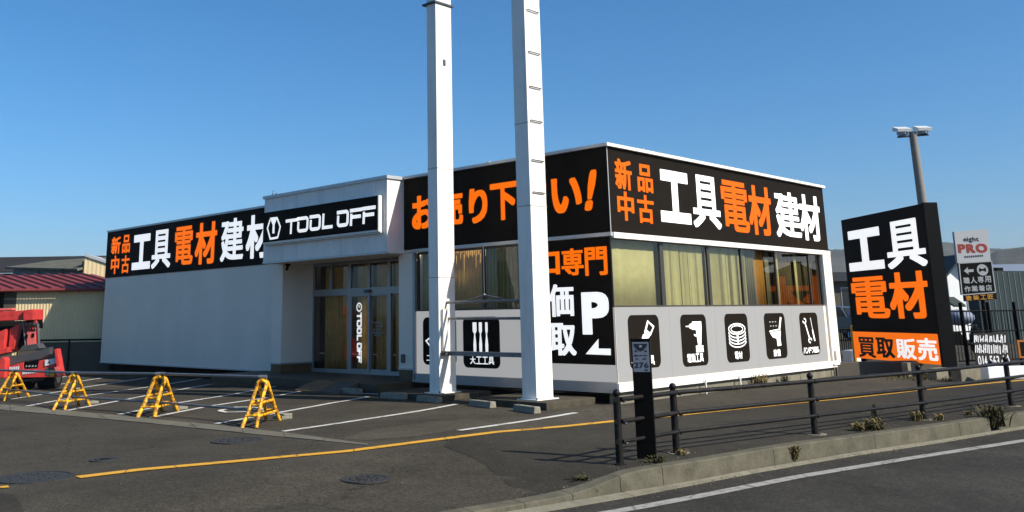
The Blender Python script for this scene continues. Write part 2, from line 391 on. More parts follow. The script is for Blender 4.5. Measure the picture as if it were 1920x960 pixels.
# ------------------------------------------------------------------ lettering: glyph outlines thickened to a heavy gothic cut
GC = {}
def glyph(ch, rx=0.0, ry=0.0, n=88):
    key = (ch, rx, ry, n)
    if key in GC: return GC[key]
    c = bpy.data.curves.new('t', 'FONT'); c.body = ch; c.size = 1; c.dimensions = '2D'; c.fill_mode = 'BOTH'; c.resolution_u = 4
    o = bpy.data.objects.new('t', c); COL.objects.link(o)
    dg = bpy.context.evaluated_depsgraph_get()
    me = bpy.data.meshes.new_from_object(o.evaluated_get(dg))
    v = np.array([(p.co.x, p.co.y) for p in me.vertices]); polys = [tuple(p.vertices) for p in me.polygons]
    bpy.data.objects.remove(o); bpy.data.curves.remove(c); bpy.data.meshes.remove(me)
    cnt = {}
    for f in polys:
        for i in range(len(f)):
            e = (f[i], f[(i + 1) % len(f)]); k = (min(e), max(e)); cnt[k] = cnt.get(k, 0) + 1
    ed = np.array([k for k, q in cnt.items() if q == 1])
    lo = v.min(0) - (rx, ry) - 0.03; hi = v.max(0) + (rx, ry) + 0.03
    st = max(hi - lo) / n
    xs = np.arange(lo[0], hi[0] + st, st); ys = np.arange(lo[1], hi[1] + st, st)
    X, Y = np.meshgrid(xs, ys)
    P = np.stack([X.ravel(), Y.ravel()], 1)
    A = v[ed[:, 0]]; B = v[ed[:, 1]]
    d2 = np.full(len(P), 9.0); cross = np.zeros(len(P), int)
    for a, b in zip(A, B):
        ab = b - a; t = np.clip(((P - a) @ ab) / max(ab @ ab, 1e-12), 0, 1)
        q = P - a - t[:, None] * ab; d2 = np.minimum(d2, (q ** 2).sum(1))
        if a[1] != b[1]:
            c_ = ((a[1] > P[:, 1]) != (b[1] > P[:, 1])) & (P[:, 0] < (b[0] - a[0]) * (P[:, 1] - a[1]) / (b[1] - a[1]) + a[0])
            cross += c_
    sd = np.where(cross % 2 == 1, 1, -1) * np.sqrt(d2)
    F = sd.reshape(X.shape)
    def dil(F, r, ax):
        k = int(round(r / st)); G = F.copy()
        for i in range(1, k + 1):
            S = np.full_like(F, -9); T = np.full_like(F, -9)
            if ax == 1: S[:, i:] = F[:, :-i]; T[:, :-i] = F[:, i:]
            else: S[i:, :] = F[:-i, :]; T[:-i, :] = F[i:, :]
            G = np.maximum(G, np.maximum(S, T))
        return G
    F = dil(dil(F, rx, 1), ry, 0)
    vs = []; fs = []; vid = {}
    def pv(x, y):
        k = (round(x * 20000), round(y * 20000))
        if k not in vid: vid[k] = len(vs); vs.append((x, y))
        return vid[k]
    H, W = F.shape
    IN = F > 0
    for j in range(H - 1):
        run = None
        for i in range(W - 1):
            q = (IN[j, i], IN[j, i + 1], IN[j + 1, i + 1], IN[j + 1, i])
            if all(q):
                if run is None: run = i
                continue
            if run is not None:
                fs.append((pv(xs[run], ys[j]), pv(xs[i], ys[j]), pv(xs[i], ys[j + 1]), pv(xs[run], ys[j + 1]))); run = None
            if not any(q): continue
            cs = [(xs[i], ys[j], F[j, i]), (xs[i + 1], ys[j], F[j, i + 1]), (xs[i + 1], ys[j + 1], F[j + 1, i + 1]), (xs[i], ys[j + 1], F[j + 1, i])]
            pl = []
            for a in range(4):
                p0 = cs[a]; p1 = cs[(a + 1) % 4]
                if p0[2] > 0: pl.append(pv(p0[0], p0[1]))
                if (p0[2] > 0) != (p1[2] > 0):
                    t = p0[2] / (p0[2] - p1[2]); pl.append(pv(p0[0] + t * (p1[0] - p0[0]), p0[1] + t * (p1[1] - p0[1])))
            ded = []
            for p in pl:
                if not ded or ded[-1] != p: ded.append(p)
            if len(ded) > 1 and ded[0] == ded[-1]: ded.pop()
            if len(ded) >= 3: fs.append(tuple(ded))
        if run is not None:
            fs.append((pv(xs[run], ys[j]), pv(xs[W - 1], ys[j]), pv(xs[W - 1], ys[j + 1]), pv(xs[run], ys[j + 1])))
    a = np.array(vs); lo = a.min(0); hi = a.max(0)
    a = (a - lo) / np.maximum(hi - lo, 1e-9)
    GC[key] = (a, fs, (hi - lo)); return GC[key]

class Face:
    """a flat printed surface: origin, two in-plane axes and the outward normal"""
    def __init__(s, o, u, v, n): s.o = Vector(o); s.u = Vector(u).normalized(); s.v = Vector(v).normalized(); s.n = Vector(n).normalized()
    def at(s, a, b, h=0.0): return s.o + s.u * a + s.v * b + s.n * h
    def px(s, x, y, h=0.0):
        """in-plane coordinates of the point seen at pixel x, y"""
        d = V(ray(x, y)); c = V(CAM); o = s.o + s.n * h
        p = c + d * ((o - c).dot(s.n) / d.dot(s.n)) - s.o
        return p.dot(s.u), p.dot(s.v)
    def rect(s, x0, x1, y0, y1, h=0.0):
        xm, ym = (x0 + x1) / 2, (y0 + y1) / 2
        us = sorted((s.px(x0, ym, h)[0], s.px(x1, ym, h)[0])); vs = sorted((s.px(xm, y0, h)[1], s.px(xm, y1, h)[1]))
        return us[0], us[1], vs[0], vs[1]
    def char(s, mb, ch, r, rx=0.035, ry=0.024, h=0.006, shear=0.0, rot=0, n=88, flip=False):
        a, fs, _ = glyph(ch, rx, ry, n)
        u0, u1, v0, v1 = r; pts = []
        for x, y in a:
            if rot: x, y = y, 1 - x
            if flip: x = 1 - x
            pts.append(s.at(u0 + (u1 - u0) * x + shear * (v1 - v0) * (y - 0.5), v0 + (v1 - v0) * y, h))
        mb.mesh(pts, fs)
    def pchar(s, mb, ch, x0, x1, y0, y1, **k):
        s.char(mb, ch, s.rect(x0, x1, y0, y1, k.get('h', 0.006)), **k)
    def word(s, mb, text, r, rx=0.03, ry=0.025, h=0.006, gap=0.12, n=60):
        """proportional word fitted into rectangle r"""
        gs = [glyph(c, rx, ry, n) if c != ' ' else None for c in text]
        ws = [g[2][0] if g else 0.28 for g in gs]; tot = sum(ws) + gap * (len(text) - 1) * 0.6
        hs = max(g[2][1] for g in gs if g)
        u0, u1, v0, v1 = r; k = (u1 - u0) / tot; x = u0
        for c, g, w in zip(text, gs, ws):
            if g:
                hh = g[2][1] / hs * (v1 - v0)
                dn = -0.28 * (v1 - v0) if c in 'gpqy' else 0
                s.char(mb, c, (x, x + w * k, v0 + dn, v0 + dn + hh), rx, ry, h, n=n)
            x += (w + gap * 0.6) * k
    def pts(s, pl, h=0.006): return [s.at(a, b, h) for a, b in pl]
    def slab(s, mb, pl, h0, h1):
        mb.prism([s.at(a, b, h0) for a, b in pl], s.n * (h1 - h0))
    def band(s, mb, pl, w, h=0.006, closed=False):
        """a stroke of width w along the polyline pl (mitred)"""
        n = len(pl); P = [Vector((a, b)) for a, b in pl]; L = []; R = []
        for i in range(n):
            if closed: d0 = P[i] - P[i - 1]; d1 = P[(i + 1) % n] - P[i]
            else: d0 = P[i] - P[max(i - 1, 0)] if i else P[1] - P[0]; d1 = P[min(i + 1, n - 1)] - P[i] if i < n - 1 else d0
            d0 = d0.normalized(); d1 = d1.normalized(); n0 = Vector((-d0.y, d0.x)); n1 = Vector((-d1.y, d1.x))
            m = (n0 + n1); m = m.normalized() if m.length > 1e-6 else n0
            q = w / 2 / max(0.4, m.dot(n0))
            L.append(P[i] + m * q); R.append(P[i] - m * q)
        for i in range(n if closed else n - 1):
            j = (i + 1) % n
            mb.poly([s.at(*L[i], h), s.at(*L[j], h), s.at(*R[j], h), s.at(*R[i], h)])
def rrect(u0, u1, v0, v1, r, n=6):
    out = []
    for cx, cy, a0 in ((u1 - r, v1 - r, 0), (u0 + r, v1 - r, 90), (u0 + r, v0 + r, 180), (u1 - r, v0 + r, 270)):
        for i in range(n + 1):
            a = math.radians(a0 + 90 * i / n); out.append((cx + r * math.cos(a), cy + r * math.sin(a)))
    return out

# ------------------------------------------------------------------ the ground, road and kerb
KF = [(-60, -3.2), (-14, 3.10), (-9.5, 3.72), (-8, 3.88), (-6.7, 4.07), (-5.84, 4.27), (-5.1, 4.40), (-4.36, 4.50), (-3.04, 4.64), (-1.2, 5.06), (0.36, 5.39), (1.43, 5.56), (4, 6.10), (10, 7.35), (30, 11.6), (90, 24.4), (160, 39)]
def kx(y):
    for (a, b), (c, d) in zip(KF, KF[1:]):
        if a <= y <= c: return b + (d - b) * (y - a) / (c - a)
    return KF[-1][1]
KB = 0.17
def kz(y): return -0.115 + 0.145 * sm((y + 6.75) / 1.1)
struct(bx(-4000, 4000, -4000, 4000, -0.62, -0.6, 'ground', M['soil']))
def grid_sheet(ylist, left, right, zf, nx, name, m, parent=None):
    b = MB(); rows = []
    for y in ylist:
        l, r = left(y), right(y)
        rows.append([(l + (r - l) * (i / nx), y, zf(l + (r - l) * (i / nx), y)) for i in range(nx + 1)])
    vs = [p for r in rows for p in r]; fs = []
    for j in range(len(rows) - 1):
        for i in range(nx): a = j * (nx + 1) + i; fs.append((a, a + 1, a + nx + 2, a + nx + 1))
    b.mesh(vs, fs, True); return b.build(name, m, parent)
def lin(a, b, n): return [a + (b - a) * i / n for i in range(n + 1)]
ys = lin(-60, -14, 12)[:-1] + lin(-14, 14, 84)[:-1] + lin(14, 160, 20)
pavement = struct(grid_sheet(ys, lambda y: -90.0, lambda y: kx(y) - KB, gz, 160, 'pavement', M['lot']))
road = struct(grid_sheet(ys, lambda y: kx(y) - 0.02, lambda y: kx(y) + 30, lambda x, y: -0.18, 6, 'road', M['road']))

# the darker footway strip between the yellow line and the kerb
YL = [onG(x, y) for x, y in [(800, 827.5), (930, 811), (1060, 800), (1151, 790.5), (1219, 785), (1362, 769.4), (1517, 753.6), (1720, 732.5), (1920, 713.5)]]
def yx(y):
    p = [(q[1], q[0]) for q in YL]; p = [(-9.6, -0.05)] + p
    p.append((60, p[-1][1] + (60 - p[-1][0]) * 0.21))
    for (a, b), (c, d) in zip(p, p[1:]):
        if a <= y <= c: return b + (d - b) * (y - a) / (c - a)
    return p[0][1]
PATCH = [(-7.6, 4.0), (-7.27, 4.35), (-6.76, 3.45), (-6.09, 2.37), (-5.6, 1.26), (-5.1, 0.9)]
def foot_left(y):
    if y < -5.1:
        for (a, b), (c, d) in zip(PATCH[1:], PATCH[2:]):
            if a <= y <= c: return min(b + (d - b) * (y - a) / (c - a), kx(y) - KB - 0.02)
        return kx(y) - KB - 0.02
    return yx(y) + 0.02
fy = lin(-7.27, -5.1, 14)[:-1] + lin(-5.1, 40, 90)
grid_sheet(fy, foot_left, lambda y: kx(y) - KB, lambda x, y: gz(x, y) + 0.004, 10, 'footway', M['foot'], pavement)
# kerb stones
kerb = bpy.data.objects.new('kerb', None); COL.objects.link(kerb); struct(kerb)
yk = -12.0
while yk < 26:
    y0, y1 = yk + 0.004, yk + (1.98 if yk > -5.8 else 0.6) - 0.004
    y1 = min(y1, 1.42) if y0 < 1.42 < y1 else y1
    if True:
        b = MB()
        def cr(y):
            x = kx(y); z = kz(y)
            bk = gz(x - KB, y) + 0.006
            return [(x - KB, y, -0.3), (x + 0.015, y, -0.3), (x, y, z - 0.012), (x - 0.012, y, z), (x - KB + 0.008, y, max(z, bk)), (x - KB, y, max(z, bk) - 0.008)]
        rings = [cr(y0 + (y1 - y0) * i / 3) for i in range(4)]
        yk = 1.62 - 1.98 if y1 == 1.42 else yk
        vs = [p for r in rings for p in r]; fs = []
        for i in range(3):
            for j in range(6): fs.append((i * 6 + j, i * 6 + (j + 1) % 6, (i + 1) * 6 + (j + 1) % 6, (i + 1) * 6 + j))
        fs += [tuple(range(5, -1, -1)), tuple(range(18, 24))]
        b.mesh(vs, fs); b.build('kerb_stone', M['concrete'], kerb)
    yk += 1.98 if yk > -5.8 else 0.6
yg = -12.0
while yg < 26:                                     # the gutter edge at the foot of the kerb, in lengths
    y0, y1 = yg + 0.005, yg + 1.995
    w0, w1 = (0.10 if y0 > -5 else 0.16), (0.10 if y1 > -5 else 0.16)
    b = MB(); b.hexa([(kx(y0) + .016, y0, -.3), (kx(y0) + w0, y0, -.3), (kx(y1) + w1, y1, -.3), (kx(y1) + .016, y1, -.3)],
                     [(kx(y0) + .016, y0, -.155), (kx(y0) + w0, y0, -.172), (kx(y1) + w1, y1, -.172), (kx(y1) + .016, y1, -.155)])
    b.build('gutter_stone', M['pale_concrete'], kerb); yg += 2
# painted lines
def strip(pts, w, name, m, parent, zf, dz=0.008, seg=0.5):
    b = MB(); P = [Vector((p[0], p[1])) for p in pts]; Q = [P[0]]
    for a, c in zip(P, P[1:]):
        k = max(1, int((c - a).length / seg)); Q += [a.lerp(c, i / k) for i in range(1, k + 1)]
    L = []
    for i, p in enumerate(Q):
        d = (Q[min(i + 1, len(Q) - 1)] - Q[max(i - 1, 0)]).normalized(); n = Vector((-d.y, d.x)) * w / 2
        L.append((p + n, p - n))
    for (a, b2), (c, d) in zip(L, L[1:]):
        b.poly([(q.x, q.y, zf(q.x, q.y) + dz) for q in (b2, d, c, a)])
    return b.build(name, m, parent)
wlp = [onZ(x, y, -.175) for x, y in [(1160, 958), (1300, 932), (1500, 893), (1700, 860), (1920, 826)]]
wlp = [(wlp[0][0] - 1.2, wlp[0][1] - 5)] + [(p[0], p[1]) for p in wlp] + [(wlp[-1][0] + 4.6, wlp[-1][1] + 20)]
strip(wlp, 0.15, 'edge_line', M['edge_paint'], road, lambda x, y: -0.18, 0.006)
yl = [onG(x, y) for x, y in [(146, 896), (260, 882), (480, 862.5), (650, 847)]] + list(YL)
yl.append((yl[-1][0] + 4.2, yl[-1][1] + 20))
strip(yl, 0.17, 'yellow_line', M['yellow_paint'], pavement, gz, 0.009)
strip([onG(-60, 921), onG(16, 913.5)], 0.125, 'yellow_line', M['yellow_paint'], pavement, gz, 0.009)
for L in [[(531, 809.5), (620, 796.5), (855, 758.5)], [(405, 795), (620, 756.5), (690, 744.5)], [(285, 783), (392, 762), (620, 723.7)],
          [(224, 777.5), (333, 756), (558, 718.6)], [(127, 770), (234, 750), (443, 713.5)], [(51, 762), (160, 742.5), (378, 710)],
          [(20, 749), (153, 727.4), (275, 708.8)], [(60, 729), (191.7, 709)], [(70, 716), (124, 706)]]:
    strip([onG(*p) for p in L], 0.11, 'parking_line', M['white_paint'], pavement, gz, 0.008)
strip([onG(860, 808), onG(1000, 788), onG(1080, 774.5)], 0.12, 'parking_line', M['white_paint'], pavement, gz, 0.008)
strip([onG(600, 736), onG(718, 740), onG(778, 743.5)], 0.07, 'parking_line', M['white_paint'], pavement, gz, 0.008)
for L, w in [([(426, 768), (416, 769.5), (413, 771.5), (424, 774), (463, 773)], .11), ([(438, 764.3), (468, 764.2), (488, 766), (497, 768.5), (494, 772)], .10), ([(474, 760.3), (496, 757.8)], .10)]:
    strip([onG(*p) for p in L], w, 'painted_bay_mark', M['white_paint'], pavement, gz, 0.012, 0.2)
# concrete channel blocks across the lot entrance
A = [onG(x, y) for x, y in [(-80, 751), (0, 758.7), (225, 780), (480, 805), (690, 833)]]
Bp = [onG(x, y) for x, y in [(-80, 760), (0, 768.7), (250, 791), (480, 815), (690, 835.5)]]
def along(P, t):
    t *= len(P) - 1; i = min(int(t), len(P) - 2); return Vector((P[i][0], P[i][1])).lerp(Vector((P[i + 1][0], P[i + 1][1])), t - i)
nb = 11
for i in range(nb):
    t0, t1 = i / nb + .0006, (i + 1) / nb - .0006
    q = [along(Bp, t0), along(Bp, t1), along(A, t1), along(A, t0)]
    b = MB(); b.hexa([(p.x, p.y, gz(p.x, p.y) - .05) for p in q], [(p.x, p.y, gz(p.x, p.y) + .008 + .003 * (i % 2)) for p in q])
    b.build('channel_block', M['channel'], pavement)
# repairs: a darker trench fill and a dusty older bay
def patch(px, m, dz):
    P = [onG(x, y) for x, y in px]; b = MB(); c = sum(P) / len(P)
    for p, q in zip(P, P[1:] + P[:1]): b.poly([(r[0], r[1], gz(r[0], r[1]) + dz) for r in (c, p, q)])
    b.build('asphalt_patch', m, pavement)
patch([(-60, 922), (22, 926), (36, 940), (46, 962), (50, 985), (-60, 985)], M['foot'], .003)
patch([(690, 826), (640, 822), (700, 806), (800, 791), (880, 786), (935, 795), (850, 806), (790, 818)], M['dusty'], .003)
# manhole covers
def manhole(px, py, r, label, cat='manhole cover'):
    p = onG(px, py); z = gz(p[0], p[1]) + .004
    t = thing('manhole_cover', label, cat, (p[0], p[1], z))
    n = 28; b = MB(); ring = [(p[0] + r * math.cos(2 * math.pi * i / n), p[1] + r * math.sin(2 * math.pi * i / n)) for i in range(n)]
    b.prism([(x, y, z) for x, y in ring], (0, 0, .006)); b.build('lid', M['iron'], t)
    b = MB()
    for i in range(n):
        a0, a1 = 2 * math.pi * i / n, 2 * math.pi * (i + 1) / n
        c = lambda a, q: (p[0] + q * math.cos(a), p[1] + q * math.sin(a))
        b.hexa([(*c(a0, r + .006), z - .01), (*c(a0, r + .05), z - .01), (*c(a1, r + .05), z - .01), (*c(a1, r + .006), z - .01)],
               [(*c(a0, r + .006), z + .009), (*c(a0, r + .05), z + .009), (*c(a1, r + .05), z + .009), (*c(a1, r + .006), z + .009)])
    b.build('rim', M['iron'], t)
    b = MB()
    for q in (.35, .7):
        for i in range(14):
            a = 2 * math.pi * (i + q) / 14; b.box(p[0] + r * q * math.cos(a) - .02, p[0] + r * q * math.cos(a) + .02, p[1] + r * q * math.sin(a) - .02, p[1] + r * q * math.sin(a) + .02, z + .0055, z + .011)
    struct(b.build('tread_studs', M['iron'], t), 'stuff')
manhole(66, 896, .34, 'large round iron manhole cover near the end of the yellow line')
manhole(445, 827, .30, 'round iron manhole cover behind the yellow line near the kerb channel')
manhole(685, 899, .21, 'small round iron cover alone on the lighter asphalt in front of the yellow line')
manhole(196, 863, .12, 'tiny round valve cover just above the yellow line end')

# ------------------------------------------------------------------ the shop
ZT, ZB, ZW, ZS = 4.735, 3.073, 1.714, 0.235
XM, XL, YR, YB = -5.66, -22.03, 9.37, 0.608
XP0, XP1 = -10.84, -10.40                          # pilaster left of the entrance
YD = 0.97                                          # plane of the entrance doors
shop = thing('shop_building', 'low white and black tool shop with orange and white lettering', 'shop', (-5, 4, 0))
W = M['wall']
bx(XL, XP0 - .002, YB, YB + .16, ZS, ZB, 'wall', W, shop)                      # long blank front
bx(XL, XL + .16, YB + .16, YR, ZS, ZT - .05, 'wall', W, shop)
bx(XL + .16, -.16, YR - .16, YR, ZS, ZT - .05, 'wall', W, shop)
bx(XL, XP0 - .002, YB + .002, YB + .16, ZB, ZT - .05, 'wall', W, shop)
bx(XL - .02, XP0 - .01, YB - .025, YB + .1, ZS - .035, ZS, 'drip_flashing', M['trim'], shop)
# foundations, set back
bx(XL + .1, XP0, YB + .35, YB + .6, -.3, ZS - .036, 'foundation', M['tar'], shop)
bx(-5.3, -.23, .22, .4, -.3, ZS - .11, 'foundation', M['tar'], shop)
for i in range(9):
    y0 = .03 + i * 1.036
    bx(-.22, -.045 + .006 * (i % 2), y0 + .004, y0 + 1.032, -.3, ZS - .0025, 'foundation_block', M['pale_concrete'], shop)
bx(XL + .2, -.2, YB + .9, YR - .2, ZS - .1, ZS - .02, 'floor', M['interior'], shop)
bx(XL + .17, -.17, YB + .16, YR - .17, ZT - .30, ZT - .12, 'roof', M['slate'], shop)
bx(XP0 + .2, -.17, YD + 3.2, YD + 3.3, ZS, ZT - .31, 'inner_partition', M['interior'], shop)
bx(-4.6, -4.5, YD + .3, YD + 3.19, ZS, ZT - .31, 'inner_partition', M['interior'], shop)
# pilaster and return wall left of the doors, pillar right of the doors
bx(XP0, XP1, 0.0, YD + .25, .50, 3.0, 'pilaster', W, shop)
bx(XP0 - .012, XP1 + .012, -.012, YD + .06, .46, .50, 'ledge', M['trim'], shop)
bx(XP0 + .002, XP1 - .002, .004, YD + .24, .235, .46, 'plinth', M['tile'], shop)
bx(-5.862, -5.375, 0.0, YD + .25, .50, 3.0, 'pilaster', W, shop)
bx(-5.874, -5.363, -.012, YD + .2, .46, .50, 'ledge', M['trim'], shop)
bx(-5.860, -5.377, .004, YD + .24, .2, .46, 'plinth', M['tile'], shop)
# porch step of stone slabs with steel ramps
sx0, sx1 = -11.95, -5.36
nst = 7
for i in range(nst):
    a = sx0 + (sx1 - sx0) * i / nst; c = sx0 + (sx1 - sx0) * (i + 1) / nst
    bx(a + .003, c - .003, -1.06, -.05, .06, .232, 'step_slab', M['tiledark'], shop, .006)
    bx(a + .003, c - .003, -.044, YD + .3, .0, .234, 'step_slab', M['tiledark'], shop, .004)
bx(sx0 + .03, sx1 - .03, -1.03, YD, -.2, .06, 'step_base', M['tile'], shop)
def ramp(x0, x1, m, label):
    t = MB(); y0, y1 = -1.07, -1.62
    z1 = gz((x0 + x1) / 2, y1)
    t.hexa([(x0, y0, .05), (x1, y0, .05), (x1, y1, z1), (x0, y1, z1)], [(x0, y0, .245), (x1, y0, .245), (x1, y1, z1 + .03), (x0, y1, z1 + .03)])
    tag(t.build('entrance_ramp', m), label, 'ramp')
ramp(-6.62, -5.98, M['steelplate'], 'plain grey steel ramp against the right end of the entrance step')
ramp(-7.5, -6.66, M['rust'], 'rusty brown ramp against the entrance step beside the grey ramp')
# canopy box over the entrance
YC = -.53
cv = MB(); cv.box(-10.53, -5.66, YC, .62, 3.0, 4.66); canopy = cv.build('canopy', M['siding'], shop)
bx(-10.57, -5.62, YC - .04, .66, 4.66, 4.735, 'coping', M['trim'], shop)
bx(-10.50, -5.69, YC + .03, .6, 2.985, 2.998, 'soffit', M['wall'], shop)
bx(-10.545, -5.645, YC - .014, YC - .0005, 2.985, 3.03, 'drip_edge', M['trim'], canopy)
# sign box on the canopy
YS = YC - .13
sb = bx(-10.36, -5.80, YS, YC - .0005, 3.475, 4.285, 'sign_box', M['white'], shop)
bx(-10.362, -5.84, YS - .008, YS - .0005, 3.515, 4.28, 'sign_face', M['black'], sb)
bx(-10.37, -5.79, YC - .09, YC - .001, 3.44, 3.474, 'gutter_lip', M['trim'], sb)
FS = Face((0, YS - .008, 0), (1, 0, 0), (0, 0, 1), (0, -1, 0))
def arc(cx, cy, r, a0, a1, n=5): return [(cx + r * math.cos(math.radians(a0 + (a1 - a0) * i / n)), cy + r * math.sin(math.radians(a0 + (a1 - a0) * i / n))) for i in range(n + 1)]
def tool_letter(ch):
    """strokes of the square rounded display letters in a unit cell of width w"""
    if ch == 'T': return 1.0, [[(0, 1), (1.08, 1)], [(.5, .88), (.5, 0)]]
    if ch == 'L': return .88, [[(.12, 1), (.12, .12), (.9, .12)]]
    if ch == 'F': return .92, [[(.12, 0), (.12, .70)], [(.0, .88), (.95, .88)], [(.2, .5), (.86, .5)]]
    r = .16
    return 1.0, [[(.12, .70), (.12, .12 + r)] + arc(.12 + r, .12 + r, r, 180, 270)[1:] + arc(.88 - r, .12 + r, r, 270, 360) + arc(.88 - r, .88 - r, r, 0, 90) + [(.0, .88)]]
def tool_word(face, mb_of, spans, vert=False, w=.24, h=.006):
    for ch, (u0, u1, v0, v1) in spans:
        wd, st = tool_letter(ch); mb = mb_of()
        for k, pl in enumerate(st):
            q = []
            for x, y in pl:
                if ch == 'T' and y == 1: y = .88
                if ch == 'T' and y == .88 and x == .5: y = .77
                if vert: X, Y = u0 + (u1 - u0) * y, v1 - (v1 - v0) * (x / wd)
                else: X, Y = u0 + (u1 - u0) * (x / wd) + .05 * (v1 - v0) * (y - .5), v0 + (v1 - v0) * y
                q.append((X, Y))
            face.band(mb, q, w * ((u1 - u0) if vert else (v1 - v0)), h)
px_spans = [('T', 535.5, 557, 410, 438.7), ('O', 557, 579.5, 405.5, 436), ('O', 580.3, 602.5, 402, 433), ('L', 603.5, 624, 399.5, 429.5), ('O', 631.5, 655, 393.5, 426), ('F', 656, 678.5, 390, 422.5), ('F', 679.5, 703.5, 386, 419)]
for ch, x0, x1, y0, y1 in px_spans:
    mb = MB(); tool_word(FS, lambda: mb, [(ch, FS.rect(x0, x1, y0, y1))], w=.205)
    mb.build('letter', M['letter_w'], sb)
# the hexagon emblem with a Y shaped tip
def P2(face, pts): return [face.px(x, y) for x, y in pts]
mb = MB()
L1 = P2(FS, [(507, 411.5), (501.8, 428), (507, 447.5), (516, 449), (519, 448.6)])
L2 = P2(FS, [(520, 409), (525.8, 425), (521, 445), (516, 447.6)])
FS.band(mb, L1[:3] + [((L1[2][0] + L2[2][0]) / 2, L1[2][1])], .055)
FS.band(mb, L2[:3] + [((L1[2][0] + L2[2][0]) / 2 - .001, L1[2][1])], .055)
tri = P2(FS, [(506.5, 408.3), (520.8, 406.6), (515.3, 421), (515, 437.5), (511, 437.8), (511.5, 421.5)])
mb.poly(FS.pts(tri)); mb.build('emblem', M['letter_w'], sb)
# fascia sheets
fasc = bx(XM, .02, -.022, -.0005, ZB, ZT - .06, 'fascia', M['black'], shop)
fascr = bx(.0005, .021, 0.0, YR, ZB, ZT - .06, 'fascia', M['black'], shop)
fascl = bx(XL - .02, -10.52, YB - .022, YB - .0005, ZB + .012, ZT - .06, 'fascia', M['black'], shop)
bx(.021, .026, -.024, -.004, ZB, ZT - .06, 'corner_bead', M['trim'], shop)
bx(XM, .0, 0, .16, ZB - .06, ZT - .06, 'lintel', W, shop)
bx(-.16, .0, .161, YR, ZB - .06, ZT - .06, 'lintel', W, shop)
bx(XM + .04, .03, -.09, .17, ZT - .059, ZT, 'coping', M['trim'], shop)
bx(-.17, .09, .171, YR + .03, ZT - .059, ZT + .001, 'coping', M['white'], shop)
bx(-.0, .088, -.088, .17, ZT - .059, ZT + .0015, 'coping', M['white'], shop)
bx(XL - .03, -10.58, YB - .05, YB + .17, ZT - .059, ZT, 'coping', M['trim'], shop)
bx(-5.36, .045, -.055, .02, ZB - .07, ZB - .001, 'trim_strip', M['trim'], shop)
bx(-.02, .062, .021, YR + .01, ZB - .105, ZB - .001, 'trim_strip', M['white'], shop)
# lettering on the fascias
FL = Face((0, YB - .022, 0), (1, 0, 0), (0, 0, 1), (0, -1, 0))
FM = Face((0, -.022, 0), (1, 0, 0), (0, 0, 1), (0, -1, 0))
FR = Face((.021, 0, 0), (0, 1, 0), (0, 0, 1), (1, 0, 0))
def chars(face, parent, rows, **k):
    for ch, x0, x1, y0, y1, m in rows:
        mb = MB(); kk = dict(k)
        if ch == '!': kk['shear'] = .22
        if ch == '工': kk['rx'] = .065; kk['ry'] = .055
        if ch == '電': kk['rx'] = .026; kk['ry'] = .013; kk['n'] = 120
        if ch in '建買販具': kk['rx'] = min(kk.get('rx', .035), .028); kk['ry'] = .018; kk['n'] = 110
        face.pchar(mb, ch, x0, x1, y0, y1, **kk); mb.build('character', M[m], parent)
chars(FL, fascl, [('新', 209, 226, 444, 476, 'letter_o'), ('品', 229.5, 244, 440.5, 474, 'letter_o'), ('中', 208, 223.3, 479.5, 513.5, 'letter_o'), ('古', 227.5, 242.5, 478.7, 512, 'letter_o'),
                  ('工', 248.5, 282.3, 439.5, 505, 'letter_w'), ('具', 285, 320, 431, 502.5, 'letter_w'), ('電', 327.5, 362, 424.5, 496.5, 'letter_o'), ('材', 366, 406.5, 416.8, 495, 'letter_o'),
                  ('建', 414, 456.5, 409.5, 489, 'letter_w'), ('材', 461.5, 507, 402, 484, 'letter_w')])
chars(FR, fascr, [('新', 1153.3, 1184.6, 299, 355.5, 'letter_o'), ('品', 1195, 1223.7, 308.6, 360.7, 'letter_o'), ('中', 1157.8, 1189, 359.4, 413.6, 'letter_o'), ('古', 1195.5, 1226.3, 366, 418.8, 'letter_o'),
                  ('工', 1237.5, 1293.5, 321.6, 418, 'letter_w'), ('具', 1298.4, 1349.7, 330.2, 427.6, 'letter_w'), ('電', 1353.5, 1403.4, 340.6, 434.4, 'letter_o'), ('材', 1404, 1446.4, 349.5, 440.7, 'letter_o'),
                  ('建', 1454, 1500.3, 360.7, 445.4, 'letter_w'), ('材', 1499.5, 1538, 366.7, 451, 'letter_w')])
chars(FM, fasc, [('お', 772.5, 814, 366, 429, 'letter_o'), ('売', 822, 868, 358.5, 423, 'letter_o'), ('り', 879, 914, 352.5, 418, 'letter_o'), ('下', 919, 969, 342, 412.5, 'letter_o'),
                 ('さ', 976, 1024.5, 336, 406, 'letter_o'), ('い', 1034, 1090.5, 332, 398.7, 'letter_o'), ('!', 1100.5, 1115, 318.7, 394.5, 'letter_o')], rx=.04, ry=.035)
